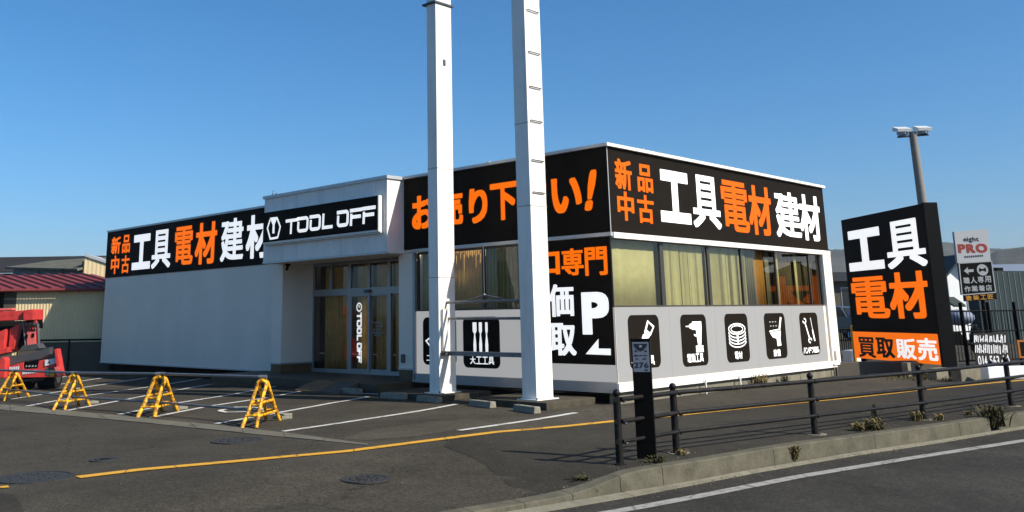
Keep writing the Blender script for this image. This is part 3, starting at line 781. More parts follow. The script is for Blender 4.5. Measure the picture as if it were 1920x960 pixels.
# lower front: windows, film and poster
FA = Face((0, 0, 0), (1, 0, 0), (0, 0, 1), (0, -1, 0))
FE = Face((0, 0, 0), (0, 1, 0), (0, 0, 1), (1, 0, 0))
bx(-5.36, -.0, .012, .16, ZS, ZW - .001, 'wall', W, shop)
bx(-.16, -.002, .17, YR, ZS, ZW - .001, 'wall', W, shop)
def film(x0, x1, face, name='film_panel'):
    b = MB(); face.slab(b, [(x0 + .004, .40), (x1 - .004, .40), (x1 - .004, ZW), (x0 + .004, ZW)], .0005, .008); return b.build(name, M['film'], shop)
for a, c in ((-5.29, -4.40), (-4.40, -3.49), (-3.49, -2.28), (-2.28, -.02)):
    z0 = .40
    b = MB(); FA.slab(b, [(a + .002, z0), (c - .002, z0), (c - .002, ZW), (a + .002, ZW)], -.011, -.003); b.build('film_panel', M['film'], shop)
joints = [.02] + [onX(x, y)[1] for x, y in [(1257, 640), (1343.4, 640), (1419.5, 640), (1487.3, 640)]] + [8.78]
for a, c in zip(joints, joints[1:]): film(a, c, FE)
bx(-5.34, .0, -.03, .0, ZS + .03, .395, 'sill', M['frame'], shop)
bx(-5.36, .0, -.05, .0, ZS - .02, ZS + .028, 'sill', M['frame'], shop)
bx(.0, .045, -.03, 9.2, ZS, .385, 'sill', M['white'], shop)
bx(-5.375, -5.30, -.03, .02, ZS, ZB - .07, 'window_jamb', M['frame'], shop)
# corner post, right end pillar with its cover plate
bx(-.10, .0, .0, .012, ZW, ZB - .071, 'corner_post', M['dark_trim'], shop)
bx(-.16, .05, 8.93, YR + .02, .33, ZB - .107, 'end_pillar', M['white'], shop)
bx(-.12, .075, 8.92, YR + .05, .29, .33, 'end_pillar_foot', M['white'], shop)
bx(.051, .062, 9.02, 9.14, .40, .62, 'vent_grille', M['frame'], shop)
for yy in (9.0, 9.16):
    b = MB(); b.tube([(.03, yy, 0), (.03, yy, .30)], .02, 8); b.build('drain_pipe', M['pale_concrete'], shop)
for (x, y) in ((1325, 741), (1389.5, 730)):
    q = onX(x, y, .08)
    b = MB(); b.tube([(.08, q[1], gz(.1, q[1]) - .02), (.08, q[1], .30)], .018, 8); b.build('drain_pipe', M['white'], shop)
# windows: front
def window(face, edges, inset, mull, parent, z0=ZW + .003, z1=ZB - .072, fm='dark_trim', gm='glass'):
    b = MB(); w = .045
    face.slab(b, [(edges[0], z0), (edges[-1], z0), (edges[-1], z0 + .03), (edges[0], z0 + .03)], -inset - .05, -inset)
    face.slab(b, [(edges[0], z1 - .05), (edges[-1], z1 - .05), (edges[-1], z1), (edges[0], z1)], -inset - .05, -inset)
    for e, wd in zip(edges, mull):
        if wd: face.slab(b, [(e - wd / 2, z0 + .031), (e + wd / 2, z0 + .031), (e + wd / 2, z1 - .051), (e - wd / 2, z1 - .051)], -inset - .045, -inset + .002)
    o = b.build('window', M[fm], parent)
    for (a, wa), (c, wc) in zip(zip(edges, mull), zip(edges[1:], mull[1:])):
        g = MB(); g.poly([face.at(a + wa / 2, z0 + .03, -inset - .02), face.at(c - wc / 2, z0 + .03, -inset - .02), face.at(c - wc / 2, z1 - .05, -inset - .02), face.at(a + wa / 2, z1 - .05, -inset - .02)])
        g.build('pane', M[gm], o)
    return o
window(FA, [-5.26, -4.35, -3.27, -2.28], .03, [.05, .06, .07, .05], shop)
window(FE, [.03, 1.72, 3.50, 4.90, 6.52, 8.28, 8.90], .03, [.05, .13, .10, .04, .05, .05, .06], shop)
# the big black poster at the corner
b = MB(); pu0, pu1 = FA.px(982, 560)[0], -.03; pv0 = FA.px(1100, 683)[1]; pv1 = ZB - .085
FA.slab(b, [(pu0, pv0), (pu1, pv0), (pu1, pv1), (pu0, pv1)], .001, .012); poster = b.build('poster', M['black'], shop)
FP = Face((0, -.012, 0), (1, 0, 0), (0, 0, 1), (0, -1, 0))
chars(FP, poster, [('プ', 983, 1004, 475, 515, 'letter_o'), ('ロ', 1006, 1049.7, 472.7, 515.3, 'letter_o'), ('専', 1052.6, 1094, 465.7, 516.4, 'letter_o'), ('門', 1096.4, 1138.7, 462.8, 516.4, 'letter_o'),
                   ('高', 986, 1024, 534, 595, 'letter_w'), ('価', 1028.4, 1076, 532.8, 594, 'letter_w'), ('買', 986, 1024, 605, 664, 'letter_w'), ('取', 1030.7, 1080, 605.7, 666.5, 'letter_w'), ], rx=.03, ry=.025)
mb = MB(); FP.pchar(mb, 'P', 1091, 1142.2, 547.4, 627.3, rx=.05, ry=.045); mb.build('character', M['letter_w'], poster)
mb = MB(); mb.poly(FP.pts(P2(FP, [(1098.5, 664), (1122.6, 635), (1122.6, 653.5), (1145.6, 653.8), (1145.8, 666)]))); mb.build('arrow', M['letter_w'], poster)
# icon badges
def badge(face, x0, x1, y0, y1, caption, cap_px, icon, h0=.0085):
    r = face.rect(x0, x1, y0, y1, h0)
    b = MB(); rr = min(.13, (r[1] - r[0]) * .16)
    face.slab(b, rrect(*r, rr), h0, h0 + .006); o = b.build('icon_badge', M['black'], shop)
    hh = h0 + .009
    if caption:
        c = MB(); cr = face.rect(*cap_px, hh); n = len(caption); w = (cr[1] - cr[0]) / n
        for i, ch in enumerate(caption):
            face.char(c, ch, (cr[0] + w * (i + .04), cr[0] + w * (i + .96), cr[2], cr[3]), .022, .013, hh, n=70)
        c.build('caption', M['letter_w'], o)
    c = MB(); icon(c, face, r, hh); c.build('icon', M['letter_w'], o)
def U(r, hh, face):
    return lambda pts: [face.at(r[0] + (r[1] - r[0]) * a, r[2] + (r[3] - r[2]) * b, hh) for a, b in pts]
def UB(r):
    return lambda pts: [(r[0] + (r[1] - r[0]) * a, r[2] + (r[3] - r[2]) * b) for a, b in pts]
def ic_chisel(c, f, r, h):
    g = U(r, h, f)
    for x, w, t in ((.33, .11, .9), (.49, .085, .9), (.655, .065, .9)):
        c.poly(g([(x - w / 2, .72), (x + w / 2, .72), (x + w / 2, t - .01), (x - w / 2, t - .01)]))
        c.poly(g([(x - w / 2, .72), (x - .014, .66), (x + .014, .66), (x + w / 2, .72)]))
        c.poly(g([(x - .014, .66), (x - .04, .46), (x + .04, .46), (x + .014, .66)]))
        c.poly(g([(x - .04, .46), (x - .035, .28), (x + .035, .28), (x + .04, .46)]))
def ic_nut(c, f, r, h):
    q = UB(r)
    f.band(c, q([(.10, .50), (.32, .62), (.60, .62), (.82, .50), (.60, .30), (.32, .30)]), .035, h, True)
    f.band(c, q([(.32, .50), (.60, .50), (.60, .40), (.32, .40)]), .03, h, True)
def ic_saw(c, f, r, h):
    g = U(r, h, f)
    c.poly(g([(.52, .90), (.64, .93), (.86, .78), (.78, .70), (.70, .64), (.60, .66)]) if False else g([(.50, .68), (.62, .90), (.66, .88), (.57, .70)]))
    c.poly(g([(.62, .90), (.84, .78), (.80, .75), (.66, .84)]))
    c.poly(g([(.84, .78), (.70, .60), (.66, .63), (.79, .76)]))
    c.poly(g([(.50, .68), (.58, .72), (.72, .64), (.66, .58), (.52, .56)]))
    c.poly(g([(.46, .64), (.66, .585), (.30, .24), (.22, .27)]))
    c.poly(g([(.36, .42), (.43, .40), (.66, .23), (.62, .20)]))
def ic_drill(c, f, r, h):
    g = U(r, h, f)
    c.poly(g([(.44, .70), (.80, .70), (.80, .86), (.44, .86)])); c.poly(g([(.33, .73), (.435, .71), (.435, .83), (.33, .81)]))
    c.poly(g([(.18, .763), (.325, .755), (.325, .785), (.18, .777)]))
    c.poly(g([(.57, .695), (.79, .695), (.745, .40), (.62, .40)])); c.poly(g([(.48, .62), (.57, .60), (.59, .56), (.50, .58)]))
    c.poly(g([(.53, .39), (.82, .39), (.82, .345), (.53, .345)])); c.poly(g([(.53, .335), (.82, .335), (.82, .26), (.53, .26)]))
def ic_coil(c, f, r, h):
    q = UB(r)
    def el(cx, cy, a, b, a0=0, a1=360, n=22): return [(cx + a * math.cos(math.radians(a0 + (a1 - a0) * i / n)), cy + b * math.sin(math.radians(a0 + (a1 - a0) * i / n))) for i in range(n + 1)]
    W_ = .026
    f.band(c, q(el(.5, .68, .36, .11))[:-1], W_, h, True); f.band(c, q(el(.5, .68, .26, .07))[:-1], W_ * .8, h, True)
    for k in range(4): f.band(c, q(el(.5, .62 - .065 * k, .37, .12, 180, 360)), W_ * .9, h)
    c.poly(U(r, h + .001, f)([(.47, .40), (.54, .40), (.54, .57), (.47, .57)]))
def ic_toilet(c, f, r, h):
    g = U(r, h, f)
    c.poly(g([(.66, .66), (.74, .66), (.84, .90), (.77, .91)])); c.poly(g([(.20, .585), (.74, .63), (.74, .655), (.20, .615)]))
    c.poly(g([(.22, .57), (.74, .61), (.72, .48), (.60, .42), (.34, .47)])); c.poly(g([(.52, .43), (.70, .46), (.72, .28), (.54, .27)]))
    for k in range(3):
        c.poly(g([(.24 + .13 * k, .80), (.29 + .13 * k, .805), (.29 + .13 * k, .815), (.24 + .13 * k, .81)])); c.poly(g([(.26 + .13 * k, .71), (.31 + .13 * k, .715), (.31 + .13 * k, .725), (.26 + .13 * k, .72)]))
def ic_wrench(c, f, r, h):
    q = UB(r); g = U(r, h, f)
    f.band(c, q([(.27, .78), (.46, .38)]), .05, h)
    for cx, cy, a0 in ((.25, .81, 140), (.48, .34, 320)):
        f.band(c, q([(cx + .085 * math.cos(math.radians(a0 + 40 + t * 28)), cy + .05 * math.sin(math.radians(a0 + 40 + t * 28))) for t in range(11)]), .035, h)
    f.band(c, q([(.60, .88), (.66, .60)]), .018, h); f.band(c, q([(.655, .59), (.735, .32)]), .06, h)
badge(FA, 793.5, 855.7, 594.6, 684.5, '工具', (799, 835, 666.5, 676.5), ic_nut, -.0025)
badge(FA, 868.8, 937.4, 593.8, 690.3, '大工工具', (881, 927, 668.5, 683), ic_chisel, -.0025)
badge(FE, 1178.7, 1236.8, 590.4, 690.8, '手動工具', (1184, 1228, 667.5, 685.5), ic_saw)
badge(FE, 1277.5, 1325.6, 589.5, 686.6, '電動工具', (1288.5, 1319.5, 663, 679), ic_drill)
badge(FE, 1360.5, 1403.4, 588, 679, '電材', (1378, 1392.5, 659, 673), ic_coil)
badge(FE, 1434.7, 1473.5, 587, 672.7, '設備', (1450.5, 1464, 655, 668), ic_toilet)
badge(FE, 1501, 1534.8, 586.2, 665.6, 'ハンドツール', (1506.5, 1536.5, 650.5, 662), ic_wrench)
# entrance: frame, transoms, doors
FD = Face((0, YD, 0), (1, 0, 0), (0, 0, 1), (0, -1, 0))
def fr(b, a, c, z0, z1, d0=-.06, d1=0.0): FD.slab(b, [(a, z0), (c, z0), (c, z1), (a, z1)], d0, d1)
b = MB(); fr(b, XP1 + .002, -5.864, .235, .33); fr(b, XP1 + .002, -5.864, 2.16, 2.33); fr(b, XP1 + .002, -5.864, 2.93, 3.0)
zs = [(.331, 2.159), (2.331, 2.929)]
for e, w, k in [(-10.37, .05, 0), (-8.86, .11, 0), (-7.30, .09, 0), (-5.89, .05, 0), (-10.36, .07, 1), (-9.64, .10, 1), (-8.86, .12, 1), (-8.10, .10, 1), (-7.33, .12, 1), (-6.62, .10, 1), (-5.90, .07, 1)]:
    fr(b, e - w / 2, e + w / 2, zs[k][0], zs[k][1], -.055, -.003)
ent = b.build('entrance_frame', M['frame'], shop)
def pane(a, c, z0, z1, parent, m='glass_dark', d=-.03):
    g = MB(); g.poly([FD.at(a, z0, d), FD.at(c, z0, d), FD.at(c, z1, d), FD.at(a, z1, d)]); return g.build('pane', M[m], parent)
tx = [(-10.325, -9.69), (-9.59, -8.92), (-8.80, -8.15), (-8.05, -7.39), (-7.27, -6.67), (-6.57, -5.935)]
for a, c in tx: pane(a, c, 2.331, 2.929, ent)
pane(-10.345, -8.915, .331, 2.159, ent); pane(-7.255, -5.915, .331, 2.159, ent)
def leaf(a, c, d):
    b = MB()
    for q in ((a, a + .06, .36, 2.12), (c - .06, c, .36, 2.12)): FD.slab(b, [(q[0], q[2]), (q[1], q[2]), (q[1], q[3]), (q[0], q[3])], d - .035, d)
    for q in ((a, c, .30, .36), (a, c, 2.12, 2.155)): FD.slab(b, [(q[0], q[2]), (q[1], q[2]), (q[1], q[3]), (q[0], q[3])], d - .036, d + .001)
    o = b.build('door', M['frame'], shop); pane(a + .06, c - .06, .36, 2.12, o, d=d - .018); return o
d1 = leaf(-8.79, -8.03, .022); d2 = leaf(-8.06, -7.35, -.016)
FDD = Face((0, YD - .022 + .018, 0), (1, 0, 0), (0, 0, 1), (0, -1, 0))
mb = MB()
for ch, y0, y1 in (('T', 586, 599), ('O', 600, 613.5), ('O', 614.5, 626), ('L', 628, 638.5), ('O', 643, 655), ('F', 656, 667), ('F', 668, 680)):
    tool_word(FDD, lambda: mb, [(ch, FDD.rect(669.5, 678.5, y0, y1))], True, .26)
r = FDD.rect(668.5, 679, 568, 584)
FDD.band(mb, [((r[0] + r[1]) / 2 + (r[1] - r[0]) * .42 * math.cos(t * .3927), (r[2] + r[3]) / 2 + (r[3] - r[2]) * .46 * math.sin(t * .3927)) for t in range(16)], .035, .006, True)
FDD.band(mb, [((r[0] + r[1]) / 2, r[2] + .10), ((r[0] + r[1]) / 2, r[3] - .06)], .04)
mb.build('lettering', M['letter_w'], d1)
mb = MB(); FD2 = Face((0, YD + .036, 0), (1, 0, 0), (0, 0, 1), (0, -1, 0))
for x0, x1, y in ((698, 720, 604.5), (705, 719, 611.5), (700, 715, 618), (697, 722, 623.5), (702, 715, 628)):
    r = FD2.rect(x0, x1, y - 1.3, y + 1.3); k = 7
    for i in range(k):
        u0 = r[0] + (r[1] - r[0]) * i / k; mb.poly(FD2.pts([(u0, r[2]), (u0 + (r[1] - r[0]) / k * .72, r[2]), (u0 + (r[1] - r[0]) / k * .72, r[3]), (u0, r[3])]))
mb.build('small_print', M['letter_grey'], d2)
bx(-8.20, -8.0, YD - .06, YD - .001, 2.20, 2.28, 'door_sensor', M['steel'], shop)
b = MB(); q = onY(757, 672, 0); b.box(q[0] - .05, q[0] + .05, -.05, -.0005, q[2] - .09, q[2] + .09); b.build('doorbell', M['steel'], shop, .01)
b = MB(); b.box(-10.16, -10.06, -.1, 0, 2.93, 2.984); b.tube([(-10.11, -.05, 2.93), (-10.11, -.09, 2.82)], .035, 8); b.build('security_camera', M['black_gloss'], shop)
q = onY(513, 366, YC + .2); b = MB(); b.tube([(q[0], q[1], 4.73), (q[0] - .05, q[1], 4.80), (q[0] - .02, q[1], 4.90)], .015, 6); b.ball((q[0] + .12, q[1], 4.79), .03, 8); b.build('roof_hook', M['steel'], shop)
# roof joint clips along the coping
for x in (915, 970):
    q = onY(x, 300, -.09); bx(q[0] - .03, q[0] + .03, -.10, -.02, ZT + .0005, ZT + .02, 'coping_clip', M['trim'], shop)
for x in (1207, 1238, 1368, 1430, 1490):
    q = onX(x, 300, .09); bx(.0, .10, q[1] - .03, q[1] + .03, ZT + .002, ZT + .02, 'coping_clip', M['trim'], shop)

# ------------------------------------------------------------------ curtains hanging behind the glass
def curtain(face, a, c, depth, z0, z1, m, label, amp=.035, period=.11, seed=0):
    rnd = random.Random(seed); b = MB(); n = max(8, int((c - a) / .016)); pa = 0; top = []; 
    for i in range(n + 1):
        t = a + (c - a) * i / n; pa += 2 * math.pi * .016 / (period * rnd.uniform(.7, 1.4))
        am = amp * (0.7 + .5 * math.sin(t * 3.1 + seed))
        top.append((t, am * math.sin(pa)))
    vs = [face.at(t, z0, -depth + w * 1.15) for t, w in top] + [face.at(t, z1, -depth + w * .9) for t, w in top]
    b.mesh(vs, [(i, i + 1, n + 2 + i, n + 1 + i) for i in range(n)], True)
    o = b.build('curtain', M[m]); s = o.modifiers.new('solid', 'SOLIDIFY'); s.thickness = .004
    return tag(o, label, 'curtain', 'curtains behind the shop windows')
zc0, zc1 = ZW - .1, 3.0
def blind(face, a, c, depth, z0, z1, m, label, pitch=.075, w=.062, seed=0, rot=25):
    rnd = random.Random(seed); b = MB(); t = a
    while t < c:
        r_ = math.radians(rot + rnd.gauss(0, 16)); x = math.cos(r_) * w / 2; d = math.sin(r_) * w / 2; sw = rnd.gauss(0, .008)
        p = lambda s_, z, k: face.at(t + s_ * x + k, z, -depth + s_ * d)
        b.poly([p(-1, z0, sw), p(1, z0, sw), p(1, z1, 0), p(-1, z1, 0)])
        t += pitch * rnd.choice((.72, .78, .82, .86, .9, 1.25))
    o = b.build('vertical_blind', M[m]); s = o.modifiers.new('solid', 'SOLIDIFY'); s.thickness = .003
    return tag(o, label, 'blind', 'vertical blinds behind the sunny shop windows')
curtain(FE, .06, 1.64, .16, zc0, zc1, 'curtain', 'smooth pale yellow-green curtain filling the first pane from the corner on the sunny side', .006, .30, 1)
blind(FE, 1.80, 2.56, .13, zc0, zc1, 'curtain', 'yellow-green vertical blind in the second sunny pane, the part nearest the corner', seed=2)
blind(FE, 2.60, 3.42, .14, zc0, zc1, 'curtain', 'yellow-green vertical blind in the second sunny pane beside the middle mullion', seed=3)
blind(FE, 3.58, 4.40, .13, zc0, zc1, 'curtain', 'yellow-green vertical blind just right of the middle mullion on the sunny side', seed=4)
blind(FE, 4.46, 5.24, .14, zc0, zc1, 'curtain', 'tightly bunched yellow-green vertical blind in the middle of the sunny window row', .06, .055, 5, 38)
curtain(FE, 5.26, 5.72, .18, zc0, zc1, 'curtain_olive', 'dull olive curtain between the bunched blind and the amber curtain', .03, .10, 16)
curtain(FE, 5.74, 6.24, .20, zc0, zc1, 'curtain_amber', 'amber curtain standing alone in the fourth sunny pane', .02, .14, 6)
curtain(FE, 6.26, 6.50, .18, zc0, zc1, 'curtain_olive', 'dull olive curtain strip just right of the amber curtain', .03, .10, 17)
curtain(FE, 6.90, 7.68, .22, zc0, zc1, 'curtain_dim', 'dark brown curtain in the fifth sunny pane', .03, .12, 18)
curtain(FE, 7.90, 8.82, .22, zc0, zc1, 'curtain_dim', 'dark brown curtain in the last pane next to the end pillar', .03, .12, 19)
curtain(FE, 6.62, 6.86, .16, zc0, zc1, 'curtain', 'narrow pale curtain strip left of the dark last panes', .04, .08, 7)
curtain(FE, 7.72, 7.86, .18, zc0, zc1, 'curtain', 'very narrow pale curtain strip in the dark pane near the end pillar', .03, .07, 8)
curtain(FA, -5.24, -4.38, .16, zc0, zc1, 'curtain', 'olive curtain behind the front pane beside the entrance pillar', .03, .10, 9)
curtain(FA, -4.3, -3.36, .2, zc0, zc1, 'curtain_brown', 'brownish curtain behind the front pane between the two steel posts', .035, .12, 10)
curtain(FA, -3.2, -2.34, .16, zc0, zc1, 'curtain', 'olive pleated curtain behind the front pane beside the black poster', .045, .10, 11)
curtain(FD, -10.0, -8.95, .14, .26, 2.9, 'curtain_brown', 'long brown curtain behind the fixed glass left of the shop door', .035, .13, 12)
curtain(FD, -8.70, -8.12, .16, .26, 2.9, 'curtain_brown', 'long brown curtain behind the door leaf with vertical lettering', .03, .15, 13)
curtain(FD, -7.98, -7.40, .2, .26, 2.9, 'curtain_brown', 'long brown curtain behind the door leaf with small print', .03, .16, 14)
curtain(FD, -7.22, -6.2, .15, .26, 2.9, 'curtain_brown', 'long dark brown curtain behind the glass right of the shop door', .05, .11, 15)

# ------------------------------------------------------------------ pylon sign frame in front of the shop
YPm = -.98
py = thing('pylon_sign_frame', 'tall white steel pylon of two square posts in front of the shop', 'sign pylon', (-2.2, YPm, 0))
PA = (-3.615, -3.335, -1.20, -.74); PBx = (-1.175, -.845, -1.25, -.79)
ZP = 9.1
for x0, x1, y0, y1 in (PA, PBx):
    bx(x0, x1, y0, y1, .10, ZP, 'post', M['white'], py, .006)
for x0, x1, y0, y1 in (PA, PBx):
    for zw in ((4.55, 2.35) if x0 < -2 else (5.1, 3.55)):
        bx(x0 - .004, x1 + .004, y0 - .004, y1 + .004, zw, zw + .018, 'weld_seam', M['weld'], py)
    bp_ = bx(x0 - .07, x1 + .07, y0 - .07, y1 + .07, .141, .156, 'base_plate', M['white'], py)
    b = MB()
    for ax in (x0 - .035, x1 + .035):
        for ay in (y0 - .035, y1 + .035): b.tube([(ax, ay, .157), (ax, ay, .185)], .016, 6)
    b.build('anchor_bolts', M['steel'], bp_)
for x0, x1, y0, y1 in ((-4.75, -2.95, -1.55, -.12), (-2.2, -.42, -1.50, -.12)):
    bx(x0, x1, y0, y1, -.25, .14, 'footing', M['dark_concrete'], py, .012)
q0 = onY(848, 567, YPm); q1 = onY(972, 563, YPm)
b = MB(); b.tube([(-3.334, YPm, q0[2]), (-1.176, YPm, q1[2])], .028, 8); b.build('crossbar', M['pipe'], py)
q0 = onY(850, 597, YPm); q1 = onY(975, 597, YPm)
b = MB(); b.tube([(-3.334, YPm + .05, q0[2]), (-1.176, YPm + .05, q1[2])], .026, 8); b.build('crossbar', M['pipe'], py)
zlo = onY(910, 664, YPm)[2]
bx(-3.334, -1.176, YPm - .06, YPm + .06, zlo - .04, zlo + .04, 'crossbar', M['pipe'], py)
b = MB(); a = onY(908, 553, YPm); l = onY(879, 563, YPm); r_ = onY(942, 560, YPm); t = onY(905, 458, YPm)
b.tube([l, a, r_], .014, 6); b.tube([a, (a[0], a[1], t[2])], .008, 6); b.ball(a, .035, 8); b.build('wire_hanger', M['pipe'], py)
b = MB(); b.box(-3.70, -3.30, -1.25, -.69, 8.09, 8.13); b.build('flange', M['steel'], py)
for yq in (17, 95, 160, 223, 297, 357):                # climbing rungs on the sunny face
    q = onX(996 + (yq - 17) * .03, yq + 4, -.845)
    b = MB(); yy0, yy1 = -1.18, -.86; z = q[2]
    b.tube([(-.85, yy0, z), (-.815, yy0, z), (-.815, yy1, z), (-.85, yy1, z)], .011, 6); b.build('rung', M['steel'], py)
b = MB(); b.box(-3.334, -3.27, -1.14, -1.02, zlo + .05, zlo + .85); b.build('cable_cover', M['white'], py)
b = MB(); b.box(-3.334, -3.24, -1.17, -.98, zlo - .03, zlo + .02); b.build('bracket', M['steel'], py)
b = MB(); b.box(-3.334, -3.322, -1.0, -.93, 6.75, 6.88); b.build('patch_plate', M['steel'], py)

# ------------------------------------------------------------------ wheel stops
def wheel_stop():
    t = thing('wheel_stop', '', 'wheel stop', (0, 0, 0), 'concrete wheel stops in the parking bays')
    b = MB(); b.prism([(-.31, -.075, 0), (-.31, -.06, .11), (-.31, .06, .11), (-.31, .075, 0)], (.62, 0, 0)); b.build('block', M['stop'], t, .012)
    b = MB()
    for x in (-.2, .2): b.tube([(x, 0, .108), (x, 0, .116)], .02, 8)
    b.build('bolt_heads', M['steel'], t)
    return t
ws = wheel_stop(); first = True
for (xa, ya), (xb, yb), lab in [((638, 737), (670, 740), 'concrete wheel stop in the shade in front of the porch ramp'), ((718, 747.5), (750, 749.5), 'concrete wheel stop between the ramp and the left steel post'),
                     ((781, 752.5), (818, 756.5), 'concrete wheel stop right in front of the left steel post footing'), ((878, 761), (920, 766.5), 'concrete wheel stop between the two steel posts'),
                     ((960, 770.5), (1003, 777), 'concrete wheel stop in front of the right steel post')]:
    a = onG(xa, ya); c = onG(xb, yb); o = ws if first else copy_tree(ws); first = False
    mid = (a + c) / 2; d = c - a; n = np.array([-d[1], d[0]]) / math.hypot(d[0], d[1])
    o.location = (mid[0] + n[0] * .07, mid[1] + n[1] * .07, gz(mid[0], mid[1])); o.rotation_euler = (0, 0, math.atan2(d[1], d[0])); o['label'] = lab

# ------------------------------------------------------------------ yellow barrier stands with two pipes
def stand():
    t = thing('barrier_stand', '', 'barrier stand', (0, 0, 0), 'yellow barrier stands across the lot entrance')
    H, S, Wd = .66, .40, .115
    for sgn in (-1, 1):
        b = MB(); pts = []
        for k in range(9):                           # arch of the U
            a = math.pi * k / 8; pts.append((.075 * -math.cos(a), sgn * (.03 + .0), H - .07 + .07 * math.sin(a)))
        pts = [(-Wd, sgn * S, 0), (-Wd * .72, sgn * (S * .66 + .01), H * .33)] + pts + [(Wd * .72, sgn * (S * .66 + .01), H * .33), (Wd, sgn * S, 0)]
        b.tube(pts, .028, 8)
        b.tube([(-.085, sgn * .22, H * .47), (.085, sgn * .22, H * .47)], .02, 8); b.tube([(-.097, sgn * .325, .17), (.097, sgn * .325, .17)], .02, 8)
        b.build('leg_frame', M['yellow'], t)
    for x, z, sp in ((-.098, .16, .32), (.098, .16, .32), (-.085, H * .52, .19), (.085, H * .52, .19)):
        b = MB(); b.tube([(x, -sp, z), (x, sp, z)], .022, 8); b.build('brace', M['yellow'], t)
    b = MB(); b.tube([(0, 0, H - .02), (0, 0, H + .035)], .02, 8); b.tube([(-.06, 0, H + .05), (.06, 0, H + .05)], .032, 8); b.build('clamp', M['pipe'], t)
    return t
st0 = stand(); tops = []; lows = []
SP = [((-2, 752), (45, 745), 0.0, 'yellow A-shaped barrier stand cut by the left edge, in front of the red crane'), ((110, 769.5), (158, 760.5), 0.25, 'yellow A-shaped barrier stand second from the left'),
      ((273.5, 783), (318, 770.5), 0.4, 'yellow A-shaped barrier stand third from the left, its two frames splayed apart'), ((467, 803), (512, 788), 1.0, 'yellow A-shaped barrier stand at the right end of the pipes, seen edge-on')]
for i, (f, bk, k, lab) in enumerate(SP):
    a = onG(*f); c = onG(*bk); o = st0 if i == 0 else copy_tree(st0)
    mid = (a + c) / 2; d = c - a; L = math.hypot(d[0], d[1])
    o.location = (mid[0], mid[1], gz(mid[0], mid[1])); o.rotation_euler = (0, 0, math.atan2(d[1], d[0]) - math.pi / 2)
    zs_ = (.86, .91, .96, 1.0)[i]
    o.scale = (1.3 if i == 2 else 1.0, L / .80, zs_); o['label'] = lab
    tops.append(Vector((mid[0], mid[1], o.location.z + .71 * zs_))); lows.append(Vector((mid[0], mid[1], o.location.z + .20)))
def pipe(P, r, lab, dz):
    b = MB(); q = [P[0] + (P[0] - P[1]).normalized() * 2.5] + P; b.tube(q, r, 10)
    tag(b.build('barrier_pipe', M['pipe']), lab, 'pipe', None)
pipe(tops, .024, 'grey steel pipe laid along the tops of the yellow barrier stands', 0)
pipe([p + Vector((0, 0, 0)) for p in lows], .02, 'grey steel pipe low through the legs of the yellow barrier stands', 0)
q = onG(530, 785); b = MB()
b.box(q[0] - .13, q[0] + .13, q[1] - .10, q[1] + .10, gz(q[0], q[1]), gz(q[0], q[1]) + .055); b.box(q[0] - .10, q[0] + .13, q[1] - .07, q[1] + .10, gz(q[0], q[1]) + .055, gz(q[0], q[1]) + .085)
tag(b.build('concrete_weight', M['stop'], None, .008), 'small concrete weight block beside the right barrier stand', 'weight block', 'weight blocks at the barrier stands')
for (x, y, lab) in ((338, 767, 'flat concrete weight block beside the third barrier stand'), (172, 756.5, 'flat concrete weight block beside the second barrier stand')):
    q = onG(x, y); b = MB(); b.box(q[0] - .12, q[0] + .12, q[1] - .09, q[1] + .09, gz(q[0], q[1]), gz(q[0], q[1]) + .05)
    tag(b.build('concrete_weight', M['stop'], None, .008), lab, 'weight block', 'weight blocks at the barrier stands')

# ------------------------------------------------------------------ pedestrian guard fence on the kerb
FP0 = [(3.835, -5.43), (3.84, -4.30), (4.35, -1.735), (4.84, .86), (5.33, 3.45), (5.86, 6.05), (6.40, 8.65), (6.94, 11.25)]
fence = thing('guard_fence', 'dark brown three-rail guard fence standing along the kerb', 'guard fence', (3.835, -5.43, 0))
HP = .745
def fz(x, y): return gz(x, y) + .004
for x, y in FP0:
    z = fz(x, y); b = MB()
    b.tube([(x, y, z - .1), (x, y, z + HP - .05)], .042, 12); b.tube([(x, y, z + HP - .05), (x, y, z + HP - .035)], .034, 12)
    b.ball((x, y, z + HP), .043, 12); b.tube([(x, y, z - .01), (x, y, z + .015)], .075, 12)
    for h in (.68, .45, .24):
        b.tube([(x + .002, y - .02, z + h), (x + .03, y - .05, z + h)], .03, 8); 
    po = b.build('post', M['rail'], fence)
    b = MB()
    for h in (.68, .45, .24): b.tube([(x + .045, y + .05, z + h - .02), (x + .045, y + .09, z + h - .02)], .02, 6)
    b.build('joint_clip', M['pipe'], po)
for i in range(len(FP0) - 1):
    (x0, y0), (x1, y1) = FP0[i], FP0[i + 1]
    for h, r in ((.68, .027), (.45, .025), (.24, .022)):
        b = MB(); a = (x0 + .045, y0 + .01, fz(x0, y0) + h); c = (x1 + .045, y1 - .01, fz(x1, y1) + h)
        b.tube([a, c], r, 10); b.build('rail', M['rail'], fence)
for x, y in FP0[:6]:                                   # concrete pads at the feet
    if (x, y) == FP0[0]: continue
    b = MB(); z = fz(x, y)
    b.prism([(x + .12 * math.cos(k * .785) + .03, y + .15 * math.sin(k * .785), z - .01) for k in range(8)], (0, 0, .016)); b.build('foot_pad', M['pale_concrete'], fence)

